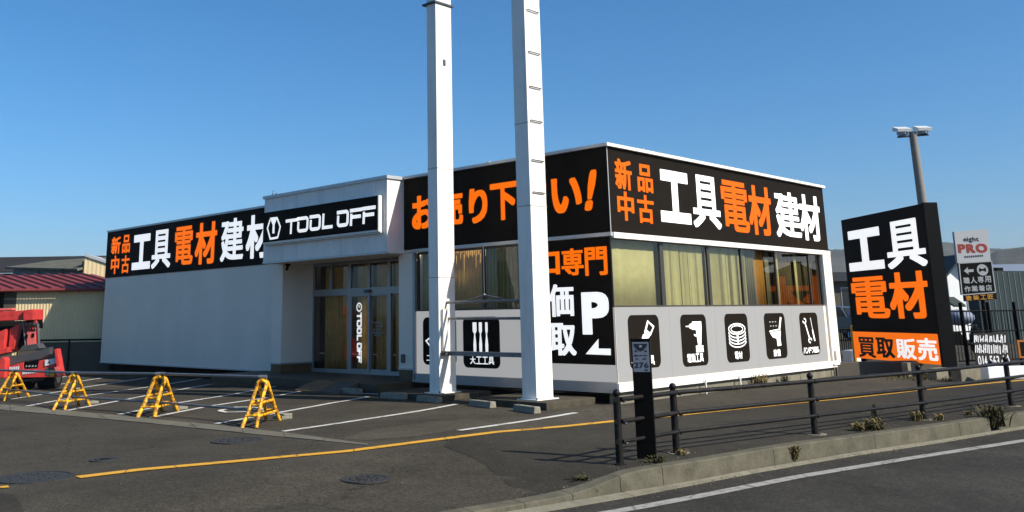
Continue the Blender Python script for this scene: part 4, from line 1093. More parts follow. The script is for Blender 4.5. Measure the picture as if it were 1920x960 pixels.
# route marker post
rx, ry = 3.885, -4.98
rm = thing('route_marker', 'black kilometre post with a grey-blue 276 plate by the fence', 'route marker', (rx, ry, 0))
ang = math.atan2(CAM[1] - ry, CAM[0] - rx) + math.radians(-6)
nrm = Vector((math.cos(ang), math.sin(ang), 0)); uu = Vector((-nrm.y, nrm.x, 0))
FQ = Face(Vector((rx, ry, 0)) + nrm * .04, uu, (0, 0, 1), nrm)
b = MB(); FQ.slab(b, [(-.105, -.05), (.105, -.05), (.105, 1.31), (-.105, 1.31)], -.08, 0); b.build('body', M['black_gloss'], rm, .004)
b = MB(); FQ.slab(b, [(-.115, 1.30), (.115, 1.30), (.115, 1.322), (-.115, 1.322)], -.09, .006); b.build('cap', M['black_gloss'], rm)
b = MB(); FQ.slab(b, [(-.11, -.02), (.13, -.02), (.13, .02), (-.11, .02)], -.10, .004); b.build('foot', M['concrete'], rm)
b = MB(); FQ.slab(b, [(-.092, .955), (.092, .955), (.092, 1.285), (-.092, 1.285)], .0005, .004); pl = b.build('plate', M['plate_blue'], rm)
b = MB()
b.poly(FQ.pts([(-.078, 1.265), (.078, 1.265), (.07, 1.235), (.035, 1.195), (0, 1.18), (-.035, 1.195), (-.07, 1.235)], .0055))
FQ.word(b, '276', (-.080, .080, 1.0, 1.06), .03, .02, .0055, .1)
for u0, u1, v0, v1 in ((-.075, -.03, 1.125, 1.145), (-.02, .02, 1.13, 1.142), (.03, .07, 1.128, 1.143), (-.06, -.03, 1.09, 1.105), (.02, .06, 1.09, 1.106), (.035, .07, .965, .985)):
    for k in range(4):
        a = u0 + (u1 - u0) * k / 4; b.poly(FQ.pts([(a, v0), (a + (u1 - u0) * .17, v0), (a + (u1 - u0) * .17, v1), (a, v1)], .0055))
for s_ in (-1, 1): b.poly(FQ.pts([(s_ * .055 - .018, 1.175), (s_ * .055 + .018, 1.175), (s_ * .055, 1.20)], .0055))
b.build('print', M['navy'], pl)
b = MB(); b.poly(FQ.pts([(-.015, 1.225), (.015, 1.225), (.012, 1.25), (-.012, 1.25)], .0075)); b.build('crest', M['letter_grey'], pl)

# ------------------------------------------------------------------ standing black sign by the right boundary
pr = V(onZ(1769, 712, -.05)); zt = float(onY(1735, 380, pr.y)[2]); zb = float(onY(1770, 685, pr.y)[2])
d = ray(1577, 412); pl_ = V(CAM + d * ((zt - CAM[2]) / d[2])); pl_.z = 0; pr.z = 0
uu = (pr - pl_); Wsg = uu.length; uu.normalize(); nn = Vector((uu.y, -uu.x, 0))
sg = thing('standing_sign', 'tall black standing sign with white and orange lettering beside the fence', 'sign', (pr.x, pr.y, 0))
FG = Face(pl_, uu, (0, 0, 1), nn)
b = MB(); FG.slab(b, [(0, zb + .01), (Wsg - .004, zb + .01), (Wsg - .004, zt - .015), (0, zt - .015)], -.20, -.004); b.build('cabinet', M['black_gloss'], sg)
zo = FG.px(1690, 624)[1]
b = MB(); FG.slab(b, [(0, zo + .002), (Wsg - .02, zo + .002), (Wsg - .02, zt - .02), (0, zt - .02)], -.003, .004); up = b.build('upper_board', M['black'], sg)
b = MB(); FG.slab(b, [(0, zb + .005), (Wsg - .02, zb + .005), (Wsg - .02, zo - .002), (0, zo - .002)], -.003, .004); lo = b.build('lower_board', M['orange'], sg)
b = MB(); FG.slab(b, [(Wsg - .004, -.1), (Wsg + .07, -.1), (Wsg + .07, zt + .01), (Wsg - .004, zt + .01)], -.36, .01); b.build('end_post', M['black_gloss'], sg, .01)
b = MB(); FG.slab(b, [(.2, -.1), (.32, -.1), (.32, zb), (.2, zb)], -.15, -.05); b.build('end_post', M['black_gloss'], sg)
FG2 = Face(FG.at(0, 0, .004), uu, (0, 0, 1), nn)
chars(FG2, up, [('工', 1589.3, 1655.6, 428.6, 506.8, 'letter_w'), ('具', 1660.6, 1735.0, 411, 502, 'letter_w'), ('電', 1597.8, 1666.4, 518.4, 596.6, 'letter_o'), ('材', 1667, 1741.5, 508.7, 597.4, 'letter_o')])
chars(FG2, lo, [('買', 1609.4, 1641, 632, 670, 'letter_k'), ('取', 1643, 1676.8, 633, 670.6, 'letter_k'), ('販', 1680.7, 1717, 635, 672.5, 'letter_w'), ('売', 1720.3, 1757.7, 634, 676.4, 'letter_w')], rx=.03, ry=.022)

# ------------------------------------------------------------------ lamp pole
Dl = 27.0
tb = onD(1711, 247, Dl); bb = Vector((tb[0], tb[1], 0)) + V(RR[0]) * .10
lp = thing('lamp_pole', 'leaning concrete lamp pole with two white floodlights above the sign', 'lamp pole', (bb.x, bb.y, 0))
b = MB(); b.tube([(bb.x, bb.y, -.2), (tb[0], tb[1], tb[2])], .17, 14, r2=.105); b.build('pole', M['pole'], lp)
r3 = V(RR[0]); r3.z = 0; r3.normalize(); f3 = Vector((-r3.y, r3.x, 0))
T = V(tb)
for s_ in (-1, 1):
    b = MB(); b.tube([T + Vector((0, 0, -.12)), T + r3 * s_ * .45 + Vector((0, 0, -.12 + .03 * s_))], .03, 8); arm = b.build('arm', M['steel'], lp)
    c = T + r3 * s_ * .30 + Vector((0, 0, .10 if s_ > 0 else .08))
    FF = Face(c, r3, (0, 0, 1), -f3)
    b = MB(); b.prism([c + r3 * -.20 + f3 * .16 + Vector((0, 0, .10)), c + r3 * -.20 - f3 * .18 + Vector((0, 0, -.02)), c + r3 * -.20 - f3 * .16 + Vector((0, 0, -.10)), c + r3 * -.20 + f3 * .16 + Vector((0, 0, -.04))], r3 * .40)
    fl = b.build('floodlight', M['lamp'], lp)
    b = MB(); b.box(c.x - .12, c.x + .12, c.y - .12, c.y + .12, c.z - .17, c.z - .08); b.build('lens', M['lens'], fl)

# ------------------------------------------------------------------ sign pole of the neighbour
Dn = 26.2
p0 = V(onD(1842, 560, Dn)); basep = Vector((p0.x, p0.y, .1))
ns = thing('sign_pole', 'neighbour signpost with a pale board over a black arrow board', 'signpost', basep)
b = MB(); b.tube([(p0.x, p0.y, 0), (p0.x, p0.y, p0.z + .6)], .05, 10); b.build('pole', M['black_gloss'], ns)
FNn = Face(p0 - f3 * .10, r3, (0, 0, 1), -f3)
def board(px4, name, m, dep, h=0.0):
    b = MB(); q = [FNn.px(x, y, h) for x, y in px4]; FNn.slab(b, q, h - dep, h); return b.build(name, M[m], ns)
wb = board([(1788.6, 434.7), (1851.4, 429), (1858, 489.5), (1795.5, 493.3)], 'pale_board', 'signgrey', .10)
bb_ = board([(1798, 493.6), (1859, 489.8), (1866.8, 548), (1804, 553)], 'arrow_board', 'black_gloss', .10)
ab = board([(1808, 553.5), (1867.6, 548.6), (1869, 561), (1809.5, 565)], 'amber_board', 'black_gloss', .08)
for pts in ([(1798, 493.6), (1859, 489.8)], [(1859, 489.8), (1866.8, 548)], [(1866.8, 548), (1804, 553)], [(1804, 553), (1798, 493.6)]):
    b = MB(); FNn.band(b, [FNn.px(x, y) for x, y in pts], .03, .006); b.build('border', M['letter_grey'], bb_)
b = MB(); FNn.word(b, 'eight', FNn.rect(1806, 1835, 444, 452.5), .03, .02, .006, .1); b.build('lettering', M['navy'], wb)
b = MB(); FNn.word(b, 'PRO', FNn.rect(1796, 1851, 457, 474), .05, .04, .006, .1); b.build('lettering', M['letter_red'], wb)
b = MB()
for k in range(9):
    r = FNn.rect(1808.5 + k * 4, 1811 + k * 4, 480 - k * .3, 483.5 - k * .3); b.poly(FNn.pts([(r[0], r[2]), (r[1], r[2]), (r[1], r[3]), (r[0], r[3])]))
b.build('small_print', M['navy'], wb)
b = MB(); b.poly(FNn.pts(P2(FNn, [(1807, 508), (1815, 500.5), (1814, 505.5), (1825, 504.5), (1825.5, 509.5), (1815, 510.5), (1816.5, 515)]))); b.build('arrow', M['letter_grey'], bb_)
b = MB(); c = FNn.px(1842, 506); b.poly(FNn.pts([(c[0] + .16 * math.cos(k * .314), c[1] + .16 * math.sin(k * .314)) for k in range(20)])); b.build('disc', M['letter_grey'], bb_)
b = MB(); b.poly(FNn.pts([(c[0] - .10, c[1] + .06), (c[0], c[1] + .02), (c[0] + .10, c[1] + .07), (c[0] + .10, c[1] - .06), (c[0], c[1] - .02), (c[0] - .10, c[1] - .06)], .009)); b.build('pictogram', M['black'], bb_)
b = MB()
for row, y0, y1, x0 in (('職人専用', 520, 532, 1806.5), ('作業着店', 536.5, 547.5, 1808.5)):
    for k, ch in enumerate(row): FNn.pchar(b, ch, x0 + k * 13.3, x0 + k * 13.3 + 11.6, y0 - k * .9, y1 - k * .9, rx=.02, ry=.015, n=48)
b.build('lettering', M['letter_grey'], bb_)
b = MB()
for k, ch in enumerate('塗装工匠'): FNn.pchar(b, ch, 1811 + k * 13.6, 1822 + k * 13.6, 554.3 - k * .9, 563.2 - k * .9, rx=.02, ry=.015, n=40)
b.build('lettering', M['letter_amber'], ab)

# ------------------------------------------------------------------ boundary fence of black bars, banner, low walls
Df = 25.6
def gpt(x, D, z=0.0):
    """ground point below image column x at axis depth D"""
    d = ray(x, 585); p = CAM + d * D; return Vector((p[0], p[1], z))
fa, fb = gpt(1776, 25.0), gpt(1990, 26.5)
bf = thing('bar_fence', 'black steel bar fence along the right boundary behind the signs', 'fence', (fa.x, fa.y, 0))
dirv = (fb - fa); Lf = dirv.length; dirv.normalize()
for h in (.22, .98, 1.52):
    b = MB(); b.tube([fa + Vector((0, 0, h)), fb + Vector((0, 0, h))], .022, 6); b.build('rail', M['black_gloss'], bf)
k = 0.0
while k < Lf:
    p = fa + dirv * k; b = MB(); b.tube([p + Vector((0, 0, .2)), p + Vector((0, 0, 1.54))], .010, 6, False); b.build('bar', M['black_gloss'], bf); k += .115
k = .5
while k < Lf:
    p = fa + dirv * k; b = MB(); b.box(p.x - .035, p.x + .035, p.y - .035, p.y + .035, 0, 1.75); b.build('post', M['black_gloss'], bf); k += 1.0
ba = thing('banner', 'black cloth banner with white hand lettering tied to the bar fence', 'banner', gpt(1860, 25.2))
FB = Face(gpt(1860, 25.3), dirv, (0, 0, 1), Vector((dirv.y, -dirv.x, 0)))
q = [FB.px(x, y) for x, y in [(1824.4, 625), (1888.8, 622.4), (1897.6, 686), (1831, 689)]]
b = MB(); FB.slab(b, q, -.012, 0); b.build('cloth', M['cloth'], ba)
b = MB(); rnd = random.Random(3)
for row, (y0, y1) in enumerate(((627, 643.5), (645.5, 664))):
    x = 1827 + row * 2
    while x < 1887 + row * 3:
        w = rnd.uniform(1.6, 3.4); t = rnd.uniform(-1.5, 1.5)
        FB.band(b, [FB.px(x, y1 - rnd.uniform(0, 3)), FB.px(x + t, y0 + rnd.uniform(0, 3))], .026 + .02 * rnd.random(), .006)
        if rnd.random() < .4: FB.band(b, [FB.px(x - 1, (y0 + y1) / 2 + rnd.uniform(-5, 5)), FB.px(x + 4, (y0 + y1) / 2 + rnd.uniform(-5, 5))], .03, .008)
        x += w + 1.5
for ch, x0, x1 in (('0', 1834, 1840), ('1', 1842.5, 1844.5), ('4', 1846, 1851), ('5', 1856, 1861.5), ('6', 1862.5, 1868), ('3', 1869, 1874)):
    FB.pchar(b, ch, x0, x1, 667, 686, rx=.02, ry=.015, n=40)
FB.band(b, [FB.px(x, y) for x, y in [(1877, 684), (1881, 668), (1885, 682), (1889, 667), (1894, 682)]], .035, .006)
b.build('lettering', M['letter_cloth'], ba)
def lowwall(x0, x1, D, h, m, lab, name='low_wall', cat='low wall', dep=.25):
    a, c = gpt(x0, D), gpt(x1, D + .3); u = (c - a).normalized(); n = Vector((u.y, -u.x, 0)); b = MB()
    b.hexa([a + Vector((0, 0, -.1)), c + Vector((0, 0, -.1)), c - n * dep + Vector((0, 0, -.1)), a - n * dep + Vector((0, 0, -.1))],
           [a + Vector((0, 0, h)), c + Vector((0, 0, h)), c - n * dep + Vector((0, 0, h)), a - n * dep + Vector((0, 0, h))])
    return tag(b.build(name, M[m], None, .012), lab, cat)
lowwall(1838, 2010, 20.5, .34, 'housewhite', 'bright white low wall under the banner at the right edge')
lowwall(1787, 1830, 20.8, .30, 'pale_concrete', 'grey concrete block end beside the black standing sign')
lowwall(1560, 1785, 23.2, .34, 'darkwall', 'dark low wall behind the foot of the standing sign')
lowwall(1690, 1712, 22.6, .34, 'pale_concrete', 'pale upright stone behind the middle fence post', 'marker_stone', 'stone', .15)
lowwall(1742, 1764, 21.6, .26, 'pale_concrete', 'mossy grey stone in the grass left of the sign post', 'marker_stone', 'stone', .2)
osg = gpt(1926, 24.6); b = MB(); c = V(onD(1922, 655, 24.6)); FO = Face(c, r3, (0, 0, 1), -f3)
FO.slab(b, [(-.18, -.22), (.5, -.22), (.5, .24), (-.18, .24)], -.05, 0); o = b.build('fence_notice', M['orange_paint']); tag(o, 'orange-edged black notice on the fence at the right picture edge', 'notice')
b = MB(); FO.slab(b, [(-.12, -.17), (.46, -.17), (.46, .19), (-.12, .19)], .0005, .004); b.build('face', M['black'], o)
# left part of the boundary seen between the shop and the standing sign
fa2, fb2 = gpt(1556, 29.0), gpt(1626, 29.6); d2v = (fb2 - fa2); L2 = d2v.length; d2v.normalize()
bf2 = thing('bar_fence', 'short black bar fence between the shop end and the standing sign', 'fence', (fa2.x, fa2.y, 0))
for h in (.2, 1.02):
    b = MB(); b.tube([fa2 + Vector((0, 0, h)), fb2 + Vector((0, 0, h))], .03, 6); b.build('rail', M['black_gloss'], bf2)
k = 0.0
while k < L2:
    p = fa2 + d2v * k; b = MB(); b.tube([p + Vector((0, 0, 0)), p + Vector((0, 0, 1.05))], .016, 6, False); b.build('bar', M['black_gloss'], bf2); k += .09

# ------------------------------------------------------------------ background buildings (right)
def frame_at(x, D):
    return gpt(x, D)
def house(name, lab, cat, px0, px1, D, ytop, yeave, dep, wm, rm, gable_front=True, ov=.35, rot=0.0):
    """block house facing the camera; eaves and ridge heights read from the picture"""
    a, c = gpt(px0, D), gpt(px1, D); u = (c - a).normalized(); u = Matrix.Rotation(rot, 3, 'Z') @ u; n = Vector((-u.y, u.x, 0)); Wd = (c - a).length
    ze = float(onD(px0, yeave, D)[2]); zr = float(onD((px0 + px1) / 2, ytop, D)[2])
    t = thing(name, lab, cat, (a.x, a.y, 0))
    P = lambda s, q, z: a + u * s + n * q + Vector((0, 0, z))
    b = MB()
    if gable_front:
        prof = [(0, -.3), (Wd, -.3), (Wd, ze), (Wd / 2, zr), (0, ze)]
        b.prism([P(s, 0, z) for s, z in prof], n * dep); b.build('wall', M[wm], t)
        for s_ in (0, 1):
            e = (-ov, ze - ov * (zr - ze) / (Wd / 2)) if s_ == 0 else (Wd + ov, ze - ov * (zr - ze) / (Wd / 2))
            b = MB(); b.prism([P(e[0], -ov, e[1] + .02), P(Wd / 2, -ov, zr + .02), P(Wd / 2, -ov, zr + .16), P(e[0], -ov, e[1] + .14)], n * (dep + 2 * ov)); b.build('roof', M[rm], t)
    else:
        b.hexa([P(0, 0, -.3), P(Wd, 0, -.3), P(Wd, dep, -.3), P(0, dep, -.3)], [P(0, 0, ze), P(Wd, 0, ze), P(Wd, dep, ze), P(0, dep, ze)]); b.build('wall', M[wm], t)
        b = MB(); b.hexa([P(-ov, -ov, ze + .005), P(Wd + ov, -ov, ze + .005), P(Wd + ov, dep + ov, ze + .005), P(-ov, dep + ov, ze + .005)],
                         [P(-ov + .1, dep / 2 - .1, zr), P(Wd + ov - .1, dep / 2 - .1, zr), P(Wd + ov - .1, dep / 2 + .1, zr), P(-ov + .1, dep / 2 + .1, zr)]); b.build('roof', M[rm], t)
    return t, P, Wd, ze, zr
def win(P, s0, s1, z0, z1, t):
    b = MB(); b.mesh([P(s0, -.03, z0), P(s1, -.03, z0), P(s1, -.03, z1), P(s0, -.03, z1), P(s0, .01, z0), P(s1, .01, z0), P(s1, .01, z1), P(s0, .01, z1)], [(0, 1, 2, 3), (0, 4, 5, 1), (1, 5, 6, 2), (2, 6, 7, 3), (3, 7, 4, 0)])
    o = b.build('window', M['frame'], t)
    b = MB(); k = .06; b.poly([P(s0 + k, -.034, z0 + k), P(s1 - k, -.034, z0 + k), P(s1 - k, -.034, z1 - k), P(s0 + k, -.034, z1 - k)]); b.build('pane', M['car_glass'], o)
t, P, Wd, ze, zr = house('house', 'dark roofed beige house seen between the shop and the standing sign', 'house', 1520, 1640, 62, 505, 528, 8, 'darkwall', 'slate', False, .5)
win(P, Wd * .50, Wd * .66, ze - 1.7, ze - .4, t)
t, P, Wd, ze, zr = house('house', 'white house with a dark green gable roof behind the arrow board', 'house', 1784, 1838, 46, 482, 508, 5, 'housewhite', 'greenroof', True, .5, .12)
win(P, Wd * .62, Wd * .82, ze - 1.9, ze - .5, t)
b = MB(); b.prism([P(-.4, -.8, ze - 1.75), P(-.4, .0, ze - 1.35), P(-.4, .0, ze - 1.25), P(-.4, -.8, ze - 1.65)], (P(Wd * .45, 0, 0) - P(0, 0, 0))); b.build('porch_roof', M['greenroof'], t)
t, P, Wd, ze, zr = house('long_shed', 'long low shed with a plain grey-blue roof in front of the hills', 'shed', 1820, 2120, 62, 487, 512, 10, 'darkwall', 'grey_shed', False, .3)
# green clad warehouse with pale seams
a, c = gpt(1838, 40), gpt(1990, 42); u = (c - a).normalized(); n = Vector((-u.y, u.x, 0)); zg = float(onD(1880, 506, 40)[2])
gs = thing('green_warehouse', 'dark green clad warehouse wall with thin pale upright seams', 'warehouse', (a.x, a.y, 0))
b = MB(); b.hexa([a + Vector((0, 0, -.3)), c + Vector((0, 0, -.3)), c + n * .5 + Vector((0, 0, -.3)), a + n * .5 + Vector((0, 0, -.3))], [a + Vector((0, 0, zg)), c + Vector((0, 0, zg)), c + n * .5 + Vector((0, 0, zg)), a + n * .5 + Vector((0, 0, zg))]); b.build('wall', M['green'], gs)
k = .25
while k < (c - a).length:
    p = a + u * k - n * .02; b = MB(); b.hexa([p + Vector((0, 0, .2)), p + u * .035 + Vector((0, 0, .2)), p + u * .035 + n * .019 + Vector((0, 0, .2)), p + n * .019 + Vector((0, 0, .2))], [p + Vector((0, 0, zg - .05)), p + u * .035 + Vector((0, 0, zg - .05)), p + u * .035 + n * .019 + Vector((0, 0, zg - .05)), p + n * .019 + Vector((0, 0, zg - .05))]); b.build('seam', M['letter_seam'], gs); k += .36
for k in range(3):
    p = a + u * (.3 + .55 * k); b = MB(); b.hexa([p + Vector((0, 0, zg)), p + u * .4 + Vector((0, 0, zg)), p + u * .4 + n * .5 + Vector((0, 0, zg)), p + n * .5 + Vector((0, 0, zg))], [p + Vector((0, 0, zg + .14)), p + u * .4 + Vector((0, 0, zg + .14)), p + u * .4 + n * .5 + Vector((0, 0, zg + .14)), p + n * .5 + Vector((0, 0, zg + .14))]); b.build('roof_vent', M['black_gloss'], gs)

# parked car and covered scooter
def car(D, px, lab, m, heading):
    o = gpt(px, D, 0.0); t = thing('parked_car', lab, 'car', o)
    u = Matrix.Rotation(heading, 3, 'Z') @ r3; n = Vector((-u.y, u.x, 0)); P = lambda s, q, z: o + u * s + n * q + Vector((0, 0, z))
    b = MB()
    prof = [(-1.7, .3), (1.7, .3), (1.72, .75), (1.55, .95), (.95, 1.02), (.45, 1.5), (-1.4, 1.55), (-1.68, 1.05), (-1.72, .7)]
    prof = [(s_, z_ * 1.18) for s_, z_ in prof]
    b.prism([P(s, -.72, z) for s, z in prof], n * 1.44); b.build('body', M[m], t, .05)
    for q in (-.73, .722):
        b = MB(); b.prism([P(s, q, z) for s, z in [(.85, 1.24), (.42, 1.67), (-1.3, 1.72), (-1.5, 1.27)]], n * .008); b.build('side_window', M['car_glass'], t)
    b = MB(); b.prism([P(.99, -.62, 1.215), P(.99, .62, 1.215), P(.52, .58, 1.72), P(.52, -.58, 1.72)], u * .02); b.build('windscreen', M['car_glass'], t)
    b = MB(); b.prism([P(-1.69, -.6, 1.27), P(-1.69, .6, 1.27), P(-1.47, .56, 1.74), P(-1.47, -.56, 1.74)], u * -.02); b.build('rear_window', M['car_glass'], t)
    for s in (-1.1, 1.1):
        for q in (-.74, .56):
            b = MB(); b.tube([P(s, q, .29), P(s, q + .18, .29)], .29, 16); w = b.build('wheel', M['rubber'], t)
            b = MB(); b.tube([P(s, q - .006 if q < 0 else q + .18, .29), P(s, q - .001 if q < 0 else q + .186, .29)], .17, 12); b.build('rim', M['plate'], w)
    for q in (-.6, .42):
        b = MB(); b.prism([P(1.71, q, .85), P(1.71, q + .2, .85), P(1.63, q + .2, 1.06), P(1.63, q, 1.06)], u * .03); b.build('headlight', M['plate'], t)
car(52, 1588, 'dark silver car parked beyond the fence next to the shop end', 'silver', -1.35)
sc_ = gpt(1797, 33); st = thing('covered_scooter', 'dark parked scooter under a blue-grey canopy beyond the bar fence', 'scooter', sc_)
P = lambda s, q, z: sc_ + r3 * s + f3 * q + Vector((0, 0, z))
for s in (-.55, .55):
    b = MB(); b.tube([P(s, -.05, .25), P(s, .05, .25)], .25, 16); b.build('wheel', M['rubber'], st)
b = MB(); b.prism([P(s, -.17, z) for s, z in [(-.65, .35), (-.6, .75), (-.1, .8), (.05, .45), (.3, .4), (.45, .95), (.6, .9), (.5, .3)]], f3 * .34); b.build('body', M['black_gloss'], st, .03)
b = MB(); b.tube([P(.42, -.3, 1.0), P(.42, .3, 1.0)], .02, 8); b.build('handlebar', M['pipe'], st)
b = MB(); b.ball(P(-.02, 0, 1.28), .52, 14, .55); b.build('canopy', M['tarp'], st)
for s in (-.4, .4):
    b = MB(); b.tube([P(s, 0, .8), P(s, 0, 1.25)], .02, 6); b.build('canopy_strut', M['pipe'], st)
bo = gpt(1594.5, 27.5); b = MB(); z0 = float(onD(1594, 652, 27.5)[2]); z1 = float(onD(1591, 613, 27.5)[2])
b.tube([bo, bo + Vector((0, 0, z1))], .05, 10); b.ball(bo + Vector((0, 0, z1)), .05, 10); tag(b.build('bollard', M['bollard']), 'thin yellow bollard beyond the short bar fence', 'bollard')
lowwall(1588, 1608, 27.9, .42, 'housewhite', 'small white and yellow concrete block at the foot of the bollard', 'concrete_block', 'block', .3)

# hills
def hills(name, D, prof, m, seed):
    rnd = random.Random(seed); b = MB(); pts = []
    for (x, y), (x2, y2) in zip(prof, prof[1:]):
        k = max(1, int((x2 - x) / 6))
        for i in range(k): pts.append((x + (x2 - x) * i / k, y + (y2 - y) * i / k + rnd.uniform(-.9, .9)))
    rows = []
    for x, y in pts:
        p = onD(x, y, D); base = gpt(x, D - 420); h = p[2]; col = []
        for j in range(11):
            t = j / 10; q = base.lerp(Vector((p[0], p[1], 0)), t)
            z = -1 + (h + 1) * (t ** .85) * (1 + (.10 * math.sin(x * .05 + j * 1.3) + rnd.uniform(-.05, .05)) * (1 - t) * (1 if j else 0))
            col.append((q.x, q.y, z))
        bk = gpt(x, D + 500); col.append((bk.x, bk.y, -1)); rows.append(col)
    nv = 12; vs = [p for r in rows for p in r]; fs = []
    for i in range(len(rows) - 1):
        for j in range(nv - 1): a = i * nv + j; fs.append((a, a + nv, a + nv + 1, a + 1))
    b.mesh(vs, fs, True); return struct(b.build(name, M[m]))
hills('hills', 1500, [(900, 520), (1300, 480), (1480, 462), (1560, 468), (1620, 466), (1700, 458), (1762, 453), (1800, 456), (1850, 464), (1880, 467), (1908, 464), (1960, 455), (2100, 440), (2400, 470)], 'forest', 5)
hills('hills', 1000, [(900, 560), (1500, 520), (1700, 506), (1790, 500), (1830, 488), (1870, 470), (1925, 463), (2000, 452), (2300, 480)], 'forest', 9)

# ------------------------------------------------------------------ left neighbours
def lp_(x, D, z): p = gpt(x, D); return Vector((p.x, p.y, z))
Dw = 33.4
zE = float(onD(100, 544, Dw)[2]); zR = float(onD(100, 517.5, Dw + 2.5)[2])
nbh = thing('neighbour_shed', 'cream corrugated shed with a red metal roof left of the shop', 'shed', lp_(60, Dw, 0))
XA, XB = -260, 262
a, c = lp_(XA, Dw, 0), lp_(XB, Dw, 0); u = (c - a).normalized(); n = Vector((-u.y, u.x, 0)); Lw = (c - a).length
def corr(a, u, n, L, z0, z1, m, parent, name='wall', per=.11, amp=.006):
    b = MB(); k = int(L / per * 4); vs = []
    for i in range(k + 1):
        p = a + u * (L * i / k) + n * amp * (1, .2, -1, .2)[i % 4] if False else a + u * (L * i / k) + n * (amp * (1 if (i // 2) % 2 else -1))
        vs += [p + Vector((0, 0, z0)), p + Vector((0, 0, z1))]
    b.mesh(vs, [(2 * i, 2 * i + 2, 2 * i + 3, 2 * i + 1) for i in range(k)]); return b.build(name, M[m], parent)
s0 = (lp_(29, Dw, 0) - a).dot(u)
corr(a + u * s0, u, n, Lw - s0, -.3, zE, 'cream', nbh)
b = MB(); q = a + u * (s0 - .45); b.hexa([q, q + u * .44, q + u * .44 + n * .3, q + n * .3], [v_ + Vector((0, 0, zE)) for v_ in (q, q + u * .44, q + u * .44 + n * .3, q + n * .3)]); b.build('corner_post', M['darkwall'], nbh)
b = MB(); q = a; e = a + u * (s0 - .46); b.hexa([q + n * 1.2, e + n * 1.2, e + n * 1.4, q + n * 1.4], [v_ + Vector((0, 0, zE)) for v_ in (q + n * 1.2, e + n * 1.2, e + n * 1.4, q + n * 1.4)]); b.build('recessed_wall', M['slate'], nbh)
b = MB(); b.hexa([a + u * (s0 - 2) + n * 3 + Vector((0, 0, -.3)), c + n * 3 + Vector((0, 0, -.3)), c + n * 3.1 + Vector((0, 0, -.3)), a + u * (s0 - 2) + n * 3.1 + Vector((0, 0, -.3))], [a + u * (s0 - 2) + n * 3 + Vector((0, 0, zE)), c + n * 3 + Vector((0, 0, zE)), c + n * 3.1 + Vector((0, 0, zE)), a + u * (s0 - 2) + n * 3.1 + Vector((0, 0, zE))]); b.build('back_wall', M['darkwall'], nbh)
ovh = .2; rise = 2.4
roof_z = lambda q: zE + .06 + (zR - zE) * (q + ovh) / (rise + ovh)
b = MB(); b.hexa([a - n * ovh + Vector((0, 0, roof_z(-ovh) - .03)), c - n * ovh + Vector((0, 0, roof_z(-ovh) - .03)), c + n * rise + u * -2.7 + Vector((0, 0, roof_z(rise) - .03)), a + n * rise + u * -2.7 + Vector((0, 0, roof_z(rise) - .03))],
                 [a - n * ovh + Vector((0, 0, roof_z(-ovh))), c - n * ovh + Vector((0, 0, roof_z(-ovh))), c + n * rise + u * -2.7 + Vector((0, 0, roof_z(rise))), a + n * rise + u * -2.7 + Vector((0, 0, roof_z(rise)))])
rf = b.build('roof', M['redroof'], nbh)
k = 0.0
skew = u * -2.7
while k < Lw - .05:                                     # standing seams, running up and to the left
    p = a + u * k - n * ovh; b = MB(); e = n * (rise + ovh) + skew; w = u * .05
    b.hexa([p + Vector((0, 0, roof_z(-ovh))), p + w + Vector((0, 0, roof_z(-ovh))), p + w + e + Vector((0, 0, roof_z(rise))), p + e + Vector((0, 0, roof_z(rise)))],
           [p + Vector((0, 0, roof_z(-ovh) + .06)), p + w + Vector((0, 0, roof_z(-ovh) + .06)), p + w + e + Vector((0, 0, roof_z(rise) + .06)), p + e + Vector((0, 0, roof_z(rise) + .06))])
    b.build('seam', M['redroof'], rf); k += .455
b = MB(); b.tube([a - n * (ovh + .05) + Vector((0, 0, roof_z(-ovh) - .06)), c - n * (ovh + .05) + Vector((0, 0, roof_z(-ovh) - .06))], .05, 8); b.build('eaves_gutter', M['redroof'], nbh)
# dark boundary panel with a rail in front of the shed
Dp = 32.9
a2, c2 = lp_(40, Dp, 0), lp_(212, Dp, 0); u2 = (c2 - a2).normalized(); n2 = Vector((-u2.y, u2.x, 0)); zp = float(onD(150, 641, Dp)[2]); zrl = float(onD(130, 637, Dp)[2])
pf = thing('boundary_panel', 'dark grey boundary panel fence with a thin top rail in front of the cream shed', 'fence', a2)
Lp = (c2 - a2).length; k = 0.0
while k < Lp - .1:
    p = a2 + u2 * (k + .012); q = a2 + u2 * min(Lp, k + 1.78); b = MB()
    b.hexa([p + Vector((0, 0, -.25)), q + Vector((0, 0, -.25)), q + n2 * .04 + Vector((0, 0, -.25)), p + n2 * .04 + Vector((0, 0, -.25))], [p + Vector((0, 0, zp)), q + Vector((0, 0, zp)), q + n2 * .04 + Vector((0, 0, zp)), p + n2 * .04 + Vector((0, 0, zp))]); b.build('panel', M['darkwall'], pf)
    b = MB(); w_ = a2 + u2 * k - n2 * .05; b.tube([w_ + Vector((0, 0, -.25)), w_ + Vector((0, 0, zrl))], .03, 6); b.build('post', M['black_gloss'], pf); k += 1.8
b = MB(); b.tube([a2 - n2 * .05 + Vector((0, 0, zrl)), c2 - n2 * .05 + Vector((0, 0, zrl))], .035, 6); b.build('rail', M['black_gloss'], pf)
